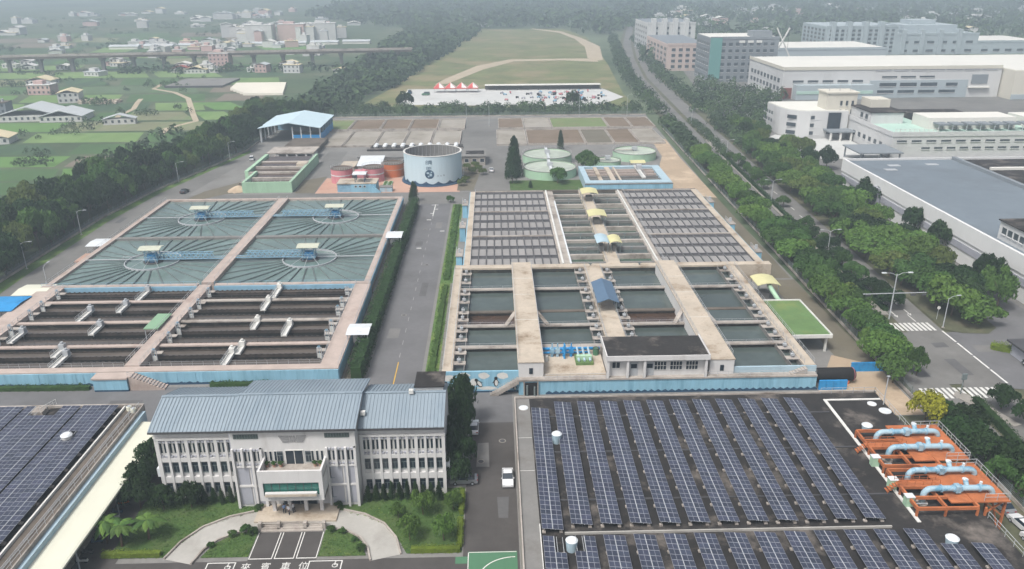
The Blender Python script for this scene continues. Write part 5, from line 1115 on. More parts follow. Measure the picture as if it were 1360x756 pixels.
# yard clutter beside the eastern corner
for a, b, c_, d, lab in ((61.2,66.6,131.5,131.9,'bright blue hoarding panel at the corner of the basin wall'),(70.4,77,138.6,138.9,'bright blue hoarding along the fence under the trees')):
    t = thing('hoarding', lab, 'hoarding', ((a+b)/2,c_,0)); n = 4
    for i in range(n): MB().box(a+(b-a)*i/n+.03,a+(b-a)*(i+1)/n-.03,c_,d,0,2.0).part('panel', 'blue_deep', t)
    MB().box(a,b,d,d+.1,1.6,1.75).part('rail', 'steel_dark', t)
t = thing('storage_tank', 'dark rust brown horizontal tank lying behind the blue hoarding', 'tank', (64,134.5,0)); MB().tube([(61.4,134.6,1.7),(62,134.6,1.7),(68.6,134.6,1.7),(69.2,134.6,1.7)], [.9,1.35,1.35,.9], 18).part('shell', 'dark', t, smooth=True); MB().cb(63,134.6,0,.6,2.2,.8).cb(67.6,134.6,0,.6,2.2,.8).part('saddle', 'orange_wall', t); MB().tube([(68.7,134.6,1.7),(68.75,134.6,1.7)], 1.37, 18).part('end_band', 'pink_wall', t)
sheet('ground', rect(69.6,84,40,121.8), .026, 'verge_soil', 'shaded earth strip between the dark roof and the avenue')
sheet('ground', rect(70,77,142,189), .026, 'soil', 'dark bare earth between the green deck and the fence')
sheet('ground', [(61,122),(76.8,122),(76.8,141),(69.5,146),(61,131)], .03, 'sand', 'patch of bare sandy soil at the yard corner')
# loose things in the back yard
for pts, lab in (([(-112,266),(-98,281),(-92.6,282),(-92.6,300),(-97,300),(-107,285)],'brown trampled earth beside the green walled basin'),([(-66,281),(-73,281),(-73.6,300),(-66,306)],'brown dirt along the lane beside the pink tanks'),([(-14,282),(-8,282),(-5,322),(-14,322)],'brown planting bed beside the service lane')):
    sheet('ground', pts, .044, 'soil', lab)
t = thing('sand_heap', 'heap of tan sand beside the green walled basin', 'sand heap', (-95,287,0)); hr = random.Random(3); n = 20; vv = [(-95,287,1.7)]
for j, (q, z) in enumerate(((1.2,1.25),(2.4,.6),(3.6,.0))): vv += [(-95+q*hr.uniform(.85,1.2)*math.cos(2*pi*k/n),287+1.3*q*hr.uniform(.85,1.2)*math.sin(2*pi*k/n),z*hr.uniform(.8,1.1)) for k in range(n)]
MB().add(vv, [(0,1+k,1+(k+1)%n) for k in range(n)]+[(1+j*n+k,1+(j+1)*n+k,1+(j+1)*n+(k+1)%n,1+j*n+(k+1)%n) for j in (0,1) for k in range(n)]).part('sand', 'sand', t, smooth=True)
for k in range(4):
    y = 292+k*1.5; p = thing('concrete_pipe', 'short grey concrete pipe ring lying beside the sand heap', 'pipe', (-95.4,y,0), 'concrete pipe rings'); m = MB(); m.T = Matrix.Translation((-95.4,y,.8)) @ Matrix.Rotation(pi/2, 4, 'X'); m.ring(0,0,-.5,.5,.62,.8,18); m.part('ring', 'conc', p)
# ================================================================ vegetation
mat('leaf_dark', '#2b411f', .85, .3, .5, objvar=.28, transl=.25)
mat('leaf_mid', '#486530', .85, .3, .5, objvar=.28, transl=.3)
mat('leaf_fresh', '#5d7b38', .85, .28, .5, objvar=.22, transl=.3)
mat('leaf_olive', '#5f6f38', .85, .28, .5, objvar=.2, transl=.3)
mat('leaf_hedge', '#2f4a24', .85, .35, .5, transl=.2)
mat('leaf_lime', '#71842f', .85, .25, .5, transl=.3)
mat('leaf_yellow', '#9a9a2c', .85, .25, .5, transl=.3)
mat('bark', '#5a4b3d', .9, .25, 2)
mat('woods', '#394d30', .9, .45, .06, '#4c6238', (.5,.7), .03)
def leafquad(m, p, nrm, s, rr):
    u = nrm.orthogonal().normalized(); u = Matrix.Rotation(rr.uniform(0,2*pi), 3, nrm) @ u; w = nrm.cross(u)
    a = s*rr.uniform(.7,1.3); b = a*rr.uniform(.55,.9)
    m.add([p-u*a, p+w*b*.8+nrm*a*.15, p+u*a, p-w*b*.8+nrm*a*.15], [(0,1,2,3)])
def rdir(rr):
    z = rr.uniform(-1,1); a = rr.uniform(0,2*pi); q = math.sqrt(1-z*z); return Vector((q*math.cos(a),q*math.sin(a),z))
def crown(seed, shape='round', nc=30, nl=85, ls=.075):
    rr = random.Random(seed); m = MB()
    for c in range(nc):
        d = rdir(rr); d.z = abs(d.z)*.9-.25 if shape != 'cone' else d.z
        q = rr.uniform(.5,.86)
        if shape == 'round': cc = Vector((d.x*q, d.y*q, .55+d.z*q*.62)); cr = rr.uniform(.18,.4)
        elif shape == 'flat': cc = Vector((d.x*q*1.05, d.y*q*1.05, .62+d.z*q*.36)); cr = rr.uniform(.17,.36)
        elif shape == 'cone':
            z = (c+.5)/nc; k = (1-z)**.7*.55+.06; a = rr.uniform(0,2*pi); cc = Vector((math.cos(a)*k*.6, math.sin(a)*k*.6, z)); cr = k*.55+.08
        for i in range(nl):
            n = rdir(rr)
            if n.z < -.35 and rr.random() < .8: n.z = -n.z
            p = cc+n*cr*rr.uniform(.75,1.12); p.z = cc.z+(p.z-cc.z)*.8
            nn = (n+rdir(rr)*.7).normalized(); leafquad(m, p, nn, ls*(1 if shape != 'cone' else .8), rr)
    return m
def trunk_mesh(seed, top=.45):
    rr = random.Random(seed); m = MB().tube([(0,0,0),(.01,.02,top*.5),(.02,0,top)], [.05,.04,.03], 7)
    for k in range(5):
        a = 2*pi*k/5+rr.uniform(-.4,.4); m.tube([(0.01,0,top*.8),(.28*math.cos(a),.28*math.sin(a),top+.18),(.5*math.cos(a),.5*math.sin(a),top+.34)], [.026,.018,.008], 5)
    return m
NV = 5
CR = {}
for sh, nc, nl, ls in (('round',21,105,.085),('flat',24,100,.08)):
    for lm in ('leaf_dark','leaf_mid','leaf_fresh','leaf_olive'):
        CR[sh, lm] = [crown(100*len(CR)+v, sh, nc, nl, ls).mesh('crown', lm) for v in range(NV if lm in ('leaf_dark','leaf_mid') else 3)]
CR['round','leaf_yellow'] = [crown(991).mesh('crown', 'leaf_yellow')]
CR['cone','leaf_dark'] = [crown(995+v, 'cone', 40, 80, .055).mesh('crown', 'leaf_dark') for v in range(3)]
TRK = [trunk_mesh(k).mesh('trunk', 'bark') for k in range(4)]
TR = random.Random(21)
def tree(x, y, r, h, label, group=None, sh='round', lm='leaf_mid', z=0, name='tree'):
    t = thing(name, label, 'tree', (x,y,z), group, TR.uniform(0,6.28))
    o = bpy.data.objects.new('trunk', TR.choice(TRK)); COL.objects.link(o); o.parent = t; o.scale = (r*.85,r*.85,h)
    c = bpy.data.objects.new('crown', TR.choice(CR[sh, lm])); COL.objects.link(c); c.parent = t; c.scale = (r,r*TR.uniform(.88,1.1),h*(1 if sh == 'cone' else .85)); c.location = (0,0,0 if sh == 'cone' else h*.12)
    return t
def inside(p, poly):
    x, y = p; c = False; n = len(poly)
    for i in range(n):
        (x0,y0),(x1,y1) = poly[i], poly[i-1]
        if (y0 > y) != (y1 > y) and x < (x1-x0)*(y-y0)/(y1-y0)+x0: c = not c
    return c
def scatter(poly, d, seed, cap=400):
    rr = random.Random(seed); xs = [p[0] for p in poly]; ys_ = [p[1] for p in poly]; out = []; tries = 0
    while tries < cap*40 and len(out) < cap:
        tries += 1; p = (rr.uniform(min(xs),max(xs)), rr.uniform(min(ys_),max(ys_)))
        if inside(p, poly) and all((p[0]-q[0])**2+(p[1]-q[1])**2 > d*d for q in out): out.append(p)
    return out
# western belt beside the perimeter road
for x, y in scatter([(-132,165),(-131,200),(-131,250),(-127.4,286),(-119.6,321),(-114.5,357),(-114.5,410),(-98,440),(-130,440),(-129,400),(-134,340),(-143,300),(-150,270),(-160,240),(-178,200),(-165,165)], 5.5, 1, 150):
    k = TR.random(); r = TR.uniform(4,6.4); lm = 'leaf_dark' if k < .55 else 'leaf_mid' if k < .88 else 'leaf_olive'; nm = {'leaf_dark':'dark green','leaf_mid':'mid green','leaf_olive':'olive'}[lm]; tree(x, y, r, TR.uniform(8,13.5), nm + ' leafy tree in the dense belt beside the perimeter fence', nm + ' trees of the western belt', 'round', lm, -.2)
# row behind the drying beds
BACKROW = [(x,y,TR.uniform(3.6,5),TR.uniform(4.4,6.2)) for x, y in scatter([(-92,444),(82,444),(84,452),(82,462),(-88,470)], 5.6, 2, 70)]
for x, y in ((46,466),(-52,470)): tree(x, y, 5, 9, 'taller tree standing up from the row behind the drying beds', 'tall trees by the storage lot', 'round', 'leaf_dark', -.2)
# avenue
def med(y): return 82.2+.0485*y if y < 600 else 111.3+(y-600)*.11
for i in range(30):
    y = 134+i*6.6+TR.uniform(-1.5,1.5)
    tree(med(y)-11.2+TR.uniform(-1.2,1.4), y, TR.uniform(3.8,5.2), TR.uniform(5.6,7.4), 'spreading street tree between the plant fence and the avenue', 'street trees west of the avenue', 'flat', TR.choice(('leaf_mid','leaf_mid','leaf_fresh','leaf_fresh')), -.1)
for i in range(12):
    y = 166+i*5.6
    tree(med(y)-7.2+TR.uniform(-1,1), y, TR.uniform(3.2,4.6), TR.uniform(5.2,7), 'street tree leaning over the western carriageway', 'trees over the western carriageway', 'flat', TR.choice(('leaf_mid','leaf_dark','leaf_olive')), -.1)
for y in (170,175,180,186,192,197,203,209,215,222,229,256,280,287,293,300,307,316,325): tree(med(y)+1.6+TR.uniform(-.8,1.2), y, TR.uniform(2,3.4) if y != 256 else 2.4, TR.uniform(3.6,5.2), 'small dark tree on the avenue median', 'median trees', 'round', TR.choice(('leaf_dark','leaf_mid')), -.1)
for x, y in scatter([(101,166),(110,158.5),(112,166),(115.5,190),(117,262),(121,300),(115,330),(108,330),(104,250)], 4.9, 5, 64):
    k = TR.random(); lm = TR.choice(('leaf_fresh','leaf_fresh','leaf_mid','leaf_mid','leaf_dark','leaf_olive')); nm = {'leaf_fresh':'fresh green','leaf_dark':'dark green','leaf_mid':'mid green','leaf_olive':'olive'}[lm]; tree(x, y, TR.uniform(3.6,5.8), TR.uniform(6,9), nm + ' street tree between the avenue and the grey roofed hall', nm + ' trees east of the avenue', 'flat' if k < .6 else 'round', lm, 0)
for x, y in ((123,182),(121,176),(124.4,208),(124.6,222),(124.4,251),(124,256)): tree(x, y, TR.uniform(3.2,4), 9, 'dense dark tree standing against the pale wall of the grey roofed hall', 'trees against the hall wall', 'round', 'leaf_dark')
for x, y in ((117.8,168.5),(119.6,173.5)): tree(x, y, 3.8, 8.5, 'glossy fresh green tree at the bend of the side road', 'trees at the side road bend', 'round', 'leaf_fresh')
for x, y in scatter([(112,335),(124,302),(136,306),(131,350),(124,380),(126,400),(118,400)], 5.8, 6, 20): tree(x, y, TR.uniform(3.4,5), TR.uniform(6,9), 'tree in the grove before the white office with the tower', 'trees before the tower office', 'round', TR.choice(('leaf_mid','leaf_fresh','leaf_dark','leaf_olive')))
FARTREES = [(x,y,TR.uniform(3.8,5.6),TR.uniform(6,9)) for x, y in scatter([(118,400),(132,398),(150,430),(172,470),(178,488),(150,560),(140,565),(122,480)], 6.2, 7, 60)]
for k in range(24):
    y = 334+k*5.2
    if 412 < y < 456: continue
    for o_ in (-12,1.2,13.5): FARTREES.append((med(y)+o_+TR.uniform(-1.2,1.2), y, TR.uniform(3.8,5.4) if o_ != 1.2 else TR.uniform(2,3.2), TR.uniform(5.5,8) if o_ != 1.2 else 4))
for i in range(34):
    y = 448+i*15+TR.uniform(-3,3)
    for o_ in (-14,-10.5,11.5,16): FARTREES.append((med(y)+o_+TR.uniform(-1.5,1.5), y+TR.uniform(-3,3), TR.uniform(3.8,5.6), TR.uniform(6,9)))
# by the eastern roof
tree(74.8,118.6,3.6,6.5,'yellow green tree wrapped with a yellow net beside the dark roof corner',None,'round','leaf_yellow')
for x, y, r, h in ((78.6,118,3,5),(80.4,115,3.2,5.5),(76.8,111,3.6,6),(78.5,106,3.8,6.2),(80.4,101,3.8,6.4),(77.2,101,3,5),(81.4,95.5,4,6.6),(82,90,3.6,6)): tree(x, y, r, h, 'dark green tree between the orange platforms and the avenue', 'trees beside the orange platforms', 'round', TR.choice(('leaf_dark','leaf_mid')))
for x, y in ((91.6,123.4),(92.6,117.6)): tree(x, y, 2.6, 4.6, 'small round tree on the traffic island median', 'traffic island trees', 'round', 'leaf_dark')
for x, y, r in ((78.4,146,3.4),(79.6,139.4,3.2),(76.4,142,3.4),(82.6,136.6,2.2)): tree(x, y, r, 6, 'street tree beside the blue hoarding', 'trees by the hoarding', 'flat', TR.choice(('leaf_mid','leaf_fresh')))
# around the tanks
for x, y, r, h, sh, lm, lab in ((7.6,309,5.2,13.5,'cone','leaf_dark','tall dark cypress beside the service lane'),(7.2,301,5,11.5,'cone','leaf_dark','second dark cypress between the taller one and the round bush'),(6.6,292,3,5.4,'round','leaf_dark','round dark tree at the lawn corner'),(23.6,291,3.9,6,'round','leaf_mid','round leafy tree in front of the green thickener'),(37,316,3.8,6.5,'round','leaf_mid','leafy tree between the thickeners'),(37.4,308,4,6.6,'round','leaf_mid','leafy tree behind the light blue basin'),(29.6,352,2.4,8,'cone','leaf_dark','slim conifer behind the thickeners'),(-28.4,268.6,3,6.6,'cone','leaf_dark','conical shrub at the road end before the big blue tank'),(13,284.6,1.4,2.6,'cone','leaf_dark','tiny conifer on the lawn'),(-15.6,266.4,1.6,2.4,'round','leaf_mid','small bush at the back corner of the filter block')): tree(x,y,r,h,lab,None,sh,lm)
for x, y in ((-6.5,312),(-9,308),(-4.6,306),(-8,318),(-11.5,315),(-12.5,289),(-11,294)): tree(x, y, 1.8, 2.6, 'low scrubby bush beside the service lane', 'scrub by the service lane', 'round', 'leaf_olive', name='bush')
# office garden
for x, y, r, h in ((-6.6,121.4,2.7,9.5),(-6.4,116.5,2.9,9),(-6.8,111.6,3,8.2),(-6.6,107,2.9,8),(-6.9,103.6,2.3,5.6)): tree(x, y, r, h, 'tall dark tree in the row beside the office end wall', 'dark trees beside the office', 'round', 'leaf_dark')
for x, y, r, h in ((-54.6,108,3,6.4),(-55,103.5,3,5.5),(-54,99.4,2.8,5),(-50.4,99,2,4),(-46.4,99.4,2.1,4.4)): tree(x, y, r, h, 'dark shrubby tree on the lawn west of the office', 'dark trees on the west lawn', 'round', 'leaf_dark')
for x, y, r, h in ((-11.4,96.6,1.9,4.2),(-12.8,91,1.8,4),(-8,90.8,1.8,4.2),(-7,97.6,1.4,3.2),(-15,96,1.2,2.4)): tree(x, y, r, h, 'young light green tree on the lawn east of the driveway', 'young trees on the east lawn', 'flat', 'leaf_fresh')
for x in [-50.8+1.25*i for i in range(10)]: tree(x, 100.4+TR.uniform(-.3,.3), .9, TR.uniform(2.2,3), 'clipped dark conifer along the west wing of the office', 'conifers along the west wing', 'cone', 'leaf_dark', name='conifer')
for x in [-20+1.2*i for i in range(10)]: tree(x, 100.4+TR.uniform(-.3,.3), .95, TR.uniform(2.4,3.2), 'clipped dark conifer along the east wing of the office', 'conifers along the east wing', 'cone', 'leaf_dark', name='conifer')
for x, y, r in ((-40.6,90.4,.6),(-38.2,92.6,.7),(-36.4,93.2,.9),(-35.4,92.8,.8),(-24.4,93.2,.7),(-22.6,92.8,.6),(-20.6,91,.5),(-19.4,89,.7),(-36,98.4,.7),(-24.2,98.6,.7)): tree(x, y, r, r*1.5, 'rounded shrub in the beds beside the driveway', 'driveway shrubs', 'round', 'leaf_mid', name='shrub')
for t_, x, y, z, r in PLANT_SPOTS:
    o = bpy.data.objects.new('leaves', CR['round','leaf_mid'][0]); COL.objects.link(o); o.parent = t_; o.location = (x-WO[t_.name][0], y-WO[t_.name][1], z-WO[t_.name][2]-.1); o.scale = (r,r,r*1.3)
def palm(x, y, h, label):
    t = thing('palm_tree', label, 'palm', (x,y,0), 'palms on the west lawn'); rr = random.Random(int(x*10))
    MB().tube([(0,0,0),(.15,0,h*.5),(.25,.05,h)], [.2,.15,.12], 8).part('trunk', 'bark', t, local=True)
    for k in range(13):
        a = 2*pi*k/13+rr.uniform(-.2,.2); L = rr.uniform(2,2.7); m = MB(); up = rr.uniform(.1,.7)
        pts = [Vector((.25+math.cos(a)*L*u, .05+math.sin(a)*L*u, h+up*u*2.2-1.7*u*u)) for u in (0,.25,.5,.75,1)]
        sd = Vector((-math.sin(a),math.cos(a),0))
        for p, q, w0, w1 in zip(pts, pts[1:], (.1,.42,.5,.36), (.42,.5,.36,.05)):
            m.add([p-sd*w0-Vector((0,0,w0*.35)),p,q,q-sd*w1-Vector((0,0,w1*.35))], [(0,1,2,3)]); m.add([p,p+sd*w0-Vector((0,0,w0*.35)),q+sd*w1-Vector((0,0,w1*.35)),q], [(0,1,2,3)])
        m.part('frond', 'leaf_mid' if k % 2 else 'leaf_fresh', t, local=True)
for x, y, h in ((-50,92.4,3.4),(-53.2,91,3.6),(-55.6,91.8,3.8)): palm(x, y, h, 'palm with drooping fronds on the lawn west of the driveway')
def hedge(pts, w_, h, lm, label, dens=9, ls=.16, seed=1):
    rr = random.Random(seed); m = MB()
    for p, q in zip(pts, pts[1:]):
        p = Vector((*p,0)); q = Vector((*q,0)); d = (q-p); L = d.length; d.normalize(); sd = Vector((d.y,-d.x,0))
        m.add([p-sd*w_*.42,p+sd*w_*.42,q+sd*w_*.42,q-sd*w_*.42]+[v+Vector((0,0,h*.85)) for v in (p-sd*w_*.35,p+sd*w_*.35,q+sd*w_*.35,q-sd*w_*.35)], [(4,5,6,7),(0,1,5,4),(1,2,6,5),(2,3,7,6),(3,0,4,7)])
        for i in range(int(L*(w_+2*h)*dens)):
            u = rr.uniform(0,L); k = rr.uniform(-h-w_/2,h+w_/2)
            if abs(k) < w_/2: off, z, n = k, h, Vector((0,0,1))
            else: off, z, n = math.copysign(w_/2,k), h-(abs(k)-w_/2), sd*math.copysign(1,k)
            bump = .12*h*math.sin(u*1.9+seed)+.1*h*math.sin(u*.7); pp = p+d*u+sd*off+Vector((0,0,max(.05,z+bump*z/h)))+rdir(rr)*.14*w_
            leafquad(m, pp, (n+rdir(rr)*.7).normalized(), ls, rr)
    return m.solo('hedge', lm, label, 'hedge')
hedge([(-27.9,138.5),(-27.6,262)], 2.7, 3.3, 'leaf_hedge', 'long dark clipped hedge beside the road between the basins', 8, .24)
hedge([(-55,88.9),(-47,88.9)], .9, .8, 'leaf_lime', 'low bright green hedge in front of the palms', 40, .1, 2)
hedge([(-12.4,88.6),(-5.6,88.6)], .9, .8, 'leaf_lime', 'low bright green hedge along the forecourt edge', 40, .1, 3)
hedge([(-5.7,89.2),(-5.7,95)], .8, .9, 'leaf_lime', 'low bright green hedge along the lane, forecourt end', 40, .1, 4)
hedge([(-5.7,96.4),(-5.7,101.4)], .8, 1.2, 'leaf_lime', 'bright green hedge along the lane, office end', 40, .1, 5)
hedge([(-112,137),(-79,136.7)], 1.2, .9, 'leaf_mid', 'low hedge below the curtain painted wall', 20, .14, 6)
hedge([(-56,137.2),(-45,137.2)], 1.2, .8, 'leaf_mid', 'short hedge below the painted wall behind the office', 20, .14, 7)
hedge([(91.2,168),(96.6,292),(99,340)], 1.4, 1.0, 'leaf_dark', 'long clipped hedge on the avenue median', 8, .2, 8)
hedge([(88.6,126.4),(86,96)], 1.6, 1.2, 'leaf_dark', 'clipped hedge on the median behind the traffic island', 14, .16, 9)
hedge([(104.4,148.2),(108.4,145.6)], 2.2, 1.1, 'leaf_lime', 'bright yellow green hedge in front of the gatehouse', 26, .14, 10)
hedge([(-13,192),(-12.8,262)], 1.7, .7, 'leaf_mid', 'loose weeds and bushes along the filter block', 9, .2, 11)
hedge([(-13.3,136),(-13,188)], 1.4, .6, 'leaf_mid', 'loose weeds along the basin block', 9, .2, 12)
for x in range(-99,-80,6): pass
# grass blades on the lawns
gm = MB(); gr = random.Random(9)
for poly, n in (([(-54,88.4),(-46.6,88.4),(-43,94.6),(-36,98.1),(-39.2,102),(-52,102),(-54,101)],2600),([(-13,88.2),(-5.4,88.2),(-5.4,103),(-20.8,102),(-20.8,99.4),(-24,98.1),(-17,94.6)],2400),([(-41.4,88.2),(-34.8,88.2),(-34.8,93.6),(-36.4,93.6),(-40.4,91)],700),([(-18.6,88),(-25.2,88),(-25.2,93.6),(-23.6,93.6),(-19.6,91)],700),([(5.5,282),(35,282),(35,290),(5.5,296)],600),([(-14.6,133),(-11.3,133),(-11.3,264),(-14.6,264)],2600)):
    k = 0
    while k < n:
        p = (gr.uniform(min(q[0] for q in poly),max(q[0] for q in poly)), gr.uniform(min(q[1] for q in poly),max(q[1] for q in poly)))
        if inside(p, poly):
            a = gr.uniform(0,6.28); s = gr.uniform(.05,.16); hh = gr.uniform(.08,.2); dx, dy = math.cos(a)*s, math.sin(a)*s
            gm.add([(p[0]-dx,p[1]-dy,.06),(p[0]+dx,p[1]+dy,.06),(p[0]+dx*.7+gr.uniform(-.1,.1),p[1]+dy*.7+gr.uniform(-.1,.1),hh),(p[0]-dx*.7,p[1]-dy*.7,hh*.8)], [(0,1,2,3)]); k += 1
gm.solo('grass', 'grass', 'tufts of grass and weeds on the lawns', 'grass', kind='stuff')
# far woodland that reads as one mass
def woods(items, lab, m_='woods', q=26):
    rr = random.Random(len(items)); m = MB()
    for x, y, r, h in items:
        for i in range(q):
            n = rdir(rr); n.z = abs(n.z); p = Vector((x+n.x*r*rr.uniform(.6,1), y+n.y*r*rr.uniform(.6,1), h*rr.uniform(0,.3)+n.z*h*.7*rr.uniform(.7,1.05)))
            leafquad(m, p, (n+rdir(rr)*.5).normalized(), r*(.34 if q < 40 else .2 if q < 100 else .16), rr)
    return m.solo('woodland', m_, lab, 'woodland', kind='stuff')
WR = random.Random(33)
woods(BACKROW, 'dense row of dark trees between the drying beds and the storage lot', q=110)
woods(FARTREES, 'hazy trees lining the far stretch of the avenue and the factory park', q=130)
def fill(poly, d, n, seed, r0, r1): 
    rr = random.Random(seed); out = []
    xs = [p[0] for p in poly]; ys_ = [p[1] for p in poly]
    while len(out) < n:
        p = (rr.uniform(min(xs),max(xs)), rr.uniform(min(ys_),max(ys_)))
        if inside(p, poly): r = rr.uniform(r0,r1); out.append((*p, r, r*rr.uniform(1.3,2)))
    return out
woods(fill([(-130,440),(-92,440),(-70,560),(-24,1000),(-18,1150),(-110,1150),(-112,700),(-118,500)], 5, 900, 1, 4, 7), 'hazy wood running back along the meadow')
woods(fill([(-110,1150),(90,1140),(130,1000),(200,1150),(420,1900),(300,2600),(-300,2600),(-330,1500),(-200,1250)], 5, 2600, 2, 6, 13), 'wide hazy woodland covering the rising land behind the meadow', q=18)
woods(fill([(120,640),(150,900),(230,1250),(420,1900),(1500,2200),(1300,1300),(620,860),(480,830),(300,860),(180,830)], 5, 1900, 3, 5, 11), 'scattered hazy woodland behind the factories', q=18)
woods(fill([(-150,430),(-135,340),(-150,300),(-175,330),(-165,400)], 5, 40, 4, 1.5, 3), 'scrub along the edge of the farmland', q=30)
sc_ = random.Random(6); items = []
for k in range(260):
    y = sc_.uniform(330,1500); x = sc_.uniform(-.72*y,-.24*y-60); n = sc_.randint(1,5)
    for j in range(n): r = sc_.uniform(1.2,3.2); items.append((x+j*r*1.3+sc_.uniform(-2,2), y+sc_.uniform(-2,2), r, r*1.5))
woods(items, 'scattered hazy bushes and hedgerow trees on the farmland', q=44)
items = [(sc_.uniform(-300,-60)-x_*0, 664+sc_.uniform(-10,10), sc_.uniform(3,5), sc_.uniform(5,8)) for x_ in range(70)]
woods(items, 'hazy line of trees below the viaduct', q=20)
# ================================================================ factories, village, viaduct
mat('fac_white', '#c3c4c3', .8, .05, .05, '#a9aaa8', (.55,.8), .06, (1,1,.3)); mat('fac_cream', '#c9c5b8', .8, .05, .05); mat('fac_grey', '#7d8489', .7, .06, .05); mat('fac_blue', '#a2adb1', .75, .05, .05); mat('fac_teal', '#5f8f8a', .7, .06, .1)
mat('fac_pink', '#bfaea6', .8, .05, .05); mat('roof_slate', '#6e7880', .8, .1, .06, '#62696f', (.5,.75), .05); mat('roof_pale', '#d3d2ca', .7, .04, .05); mat('glass_far', '#3d464c', .3, .15, .2, spec=.5); mat('brick', '#7d4a42', .85, .1, .4); mat('mint', '#a9c4b8', .8, .05, .1)
def wins(parent, x0, x1, n, z0, z1, y, frac=.7, m_='glass_far', face='y'):
    w_ = (x1-x0)/n
    me = (MB().box(0,w_*frac,-.08,.02,0,z1-z0) if face == 'y' else MB().box(-.08,.02,0,w_*frac,0,z1-z0)).mesh('window', m_)
    sl_ = (MB().box(-.1,w_*frac+.1,-.3,-.0,-.25,-.0) if face == 'y' else MB().box(-.3,0,-.1,w_*frac+.1,-.25,0)).mesh('sill', 'fac_white')
    for i in range(n):
        a = x0+(i+.5-frac/2)*w_; o = child('window', me, parent, (a,y,z0) if face == 'y' else (y,a,z0)); s = bpy.data.objects.new('sill', sl_); COL.objects.link(s); s.parent = o
# grey roofed hall beside the avenue trees
t = thing('factory_hall', 'long hall with grey flat roof and pale two tone wall beside the avenue trees', 'factory', (146,225,0))
mat('hall_white', '#d6d7d5', .8, .05, .1, '#bcbdba', (.55,.8), .1, (1,1,.3))
MB().box(126,200,150,279,-.3,10).part('wall', 'hall_white', t); MB().box(126.8,165,150.6,278.4,9.0,10.3).part('roof', 'roof_slate', t)
MB().box(125.7,126.5,150,279.3,6.6,10.9).part('parapet', 'hall_white', t); MB().box(126.5,200,278.5,279.4,9,10.9).part('parapet', 'fac_white', t); MB().box(165,166.4,150,278.5,10,11.4).part('parapet', 'fac_grey', t)
MB().box(125.75,125.98,150,279,3.8,5.6).part('wall_band', 'panel_grey', t); MB().box(124.8,126,248,252,-.3,8).part('buttress', 'panel_grey', t)
wins(t, 252,272,4,1.2,3.4,125.9,.5,face='x')
MB().box(166.4,200,150,278.4,9.4,10.2).part('roof', 'roofing', t)
for y in (262,240,224): MB().box(170,199,y,y+1.4,10.2,11).part('roof_beam', 'roof_pale', t)
for a, b in (((180,250),(199,238)),((183,238),(199,252)),((186,244),(199,244))): MB().beam((*a,10.9),(*b,10.9),1,.6).part('roof_duct', 'roof_pale', t)
for x, y in ((140,270),(154,271),(136,264)): MB().cb(x,y,10.3,4,2.2,.15).part('roof_patch', 'galv', t)
MB().box(128.6,139,176,190,10.3,15).part('roof_room', 'fac_white', t); MB().box(128.2,139.4,175.6,190.4,15,15.3).part('room_roof', 'roofing', t); wins(t,177,189,5,12,13.6,128.6,.7,face='x')
sheet('bank', [(168,282),(320,282),(320,324),(170,324)], .3, 'grass', 'grassy bank between the grey roofed hall and the white factory', 'ground')
hedge([(170,303),(300,303)], 6, 3, 'leaf_olive', 'bushy hedge on the grassy bank behind the grey roofed hall', 1.2, .5, 31)
sheet('yard', [(118,150),(470,150),(470,640),(150,640),(128,480),(118,340)], -.1, 'asphalt_light', 'grey industrial yards round the factories', 'ground')
# white office with tower
t = thing('office_block', 'white three storey office with rounded corner, tall tower and dark glass entrance', 'building', (150,375,0))
pts = [(137,398),(138,382),(139.5,376.5),(143,372),(148,370.2),(166,369.6),(166,398)]
MB().prism(pts, -.3, 12.6).part('wall', 'fac_white', t); MB().prism([(x*.985+2.3,y*.99+4) for x, y in pts], 12.4, 13.0).part('roof', 'roof_pale', t)
for z in (1.6,5.2,8.8): wins(t,148.4,156,1,z,z+1.7,370.2,.95); wins(t,384,398,4,z,z+1.6,135.4,.5,face='x')
for z in (1.6,5.2,8.8):
    m = MB(); m.add([(139.3,375.4,z),(142.6,372.2,z),(142.6,372.2,z+1.7),(139.3,375.4,z+1.7)], [(0,1,2,3)]); m.v = [(x-.12,y-.12,z_) for x, y, z_ in m.v]; m.part('window', 'glass_far', t)
MB().box(156.6,162.4,369.2,370.2,2,12).part('glass_front', 'glass_dark', t)
MB().box(155,167,362,370,4.0,4.6).part('porch_roof', 'fac_grey', t)
for x in (156,160.6,165.6): MB().cb(x,362.8,0,.8,.8,4).part('porch_column', 'paint_white', t)
MB().box(155.6,169.6,371,382,0,20.6).part('tower', 'fac_cream', t); MB().box(155,170.2,370.4,382.6,20.6,21.2).part('tower_roof', 'fac_cream', t)
for z in (3,7,11,15): wins(t,161,169,3,z,z+2.2,371,.4)
m = MB()
for x in (158,163,168): m.cyl(x,376,21.2,25,.12,6)
m.part('antenna', 'galv', t)
sheet('forecourt', [(112,330),(166,324),(166,369),(146,369),(136,380),(120,360)], .04, 'lot_white', 'pale forecourt of the white office with the tower', 'ground')
t = thing('carport', 'flat dark roofed carport beside the white factory wall', 'carport', (156,322,0)); MB().box(148,166,314,331,4.6,5.1).part('roof', 'fac_grey', t)
for x in (149,157,165):
    for y in (315,330): MB().cb(x,y,0,.5,.5,4.6).part('post', 'fac_grey', t)
t = thing('factory', 'white low factory with rows of dark slot windows and green roof plant', 'factory', (220,345,0))
MB().box(167,330,327,372,-.3,10).part('wall', 'fac_white', t); MB().box(168,329,328,371,9.6,10.2).part('roof', 'mint', t)
MB().box(166.8,330,326.7,327,9,10.9).box(166.7,167,327,372,9,10.9).part('parapet', 'fac_white', t)
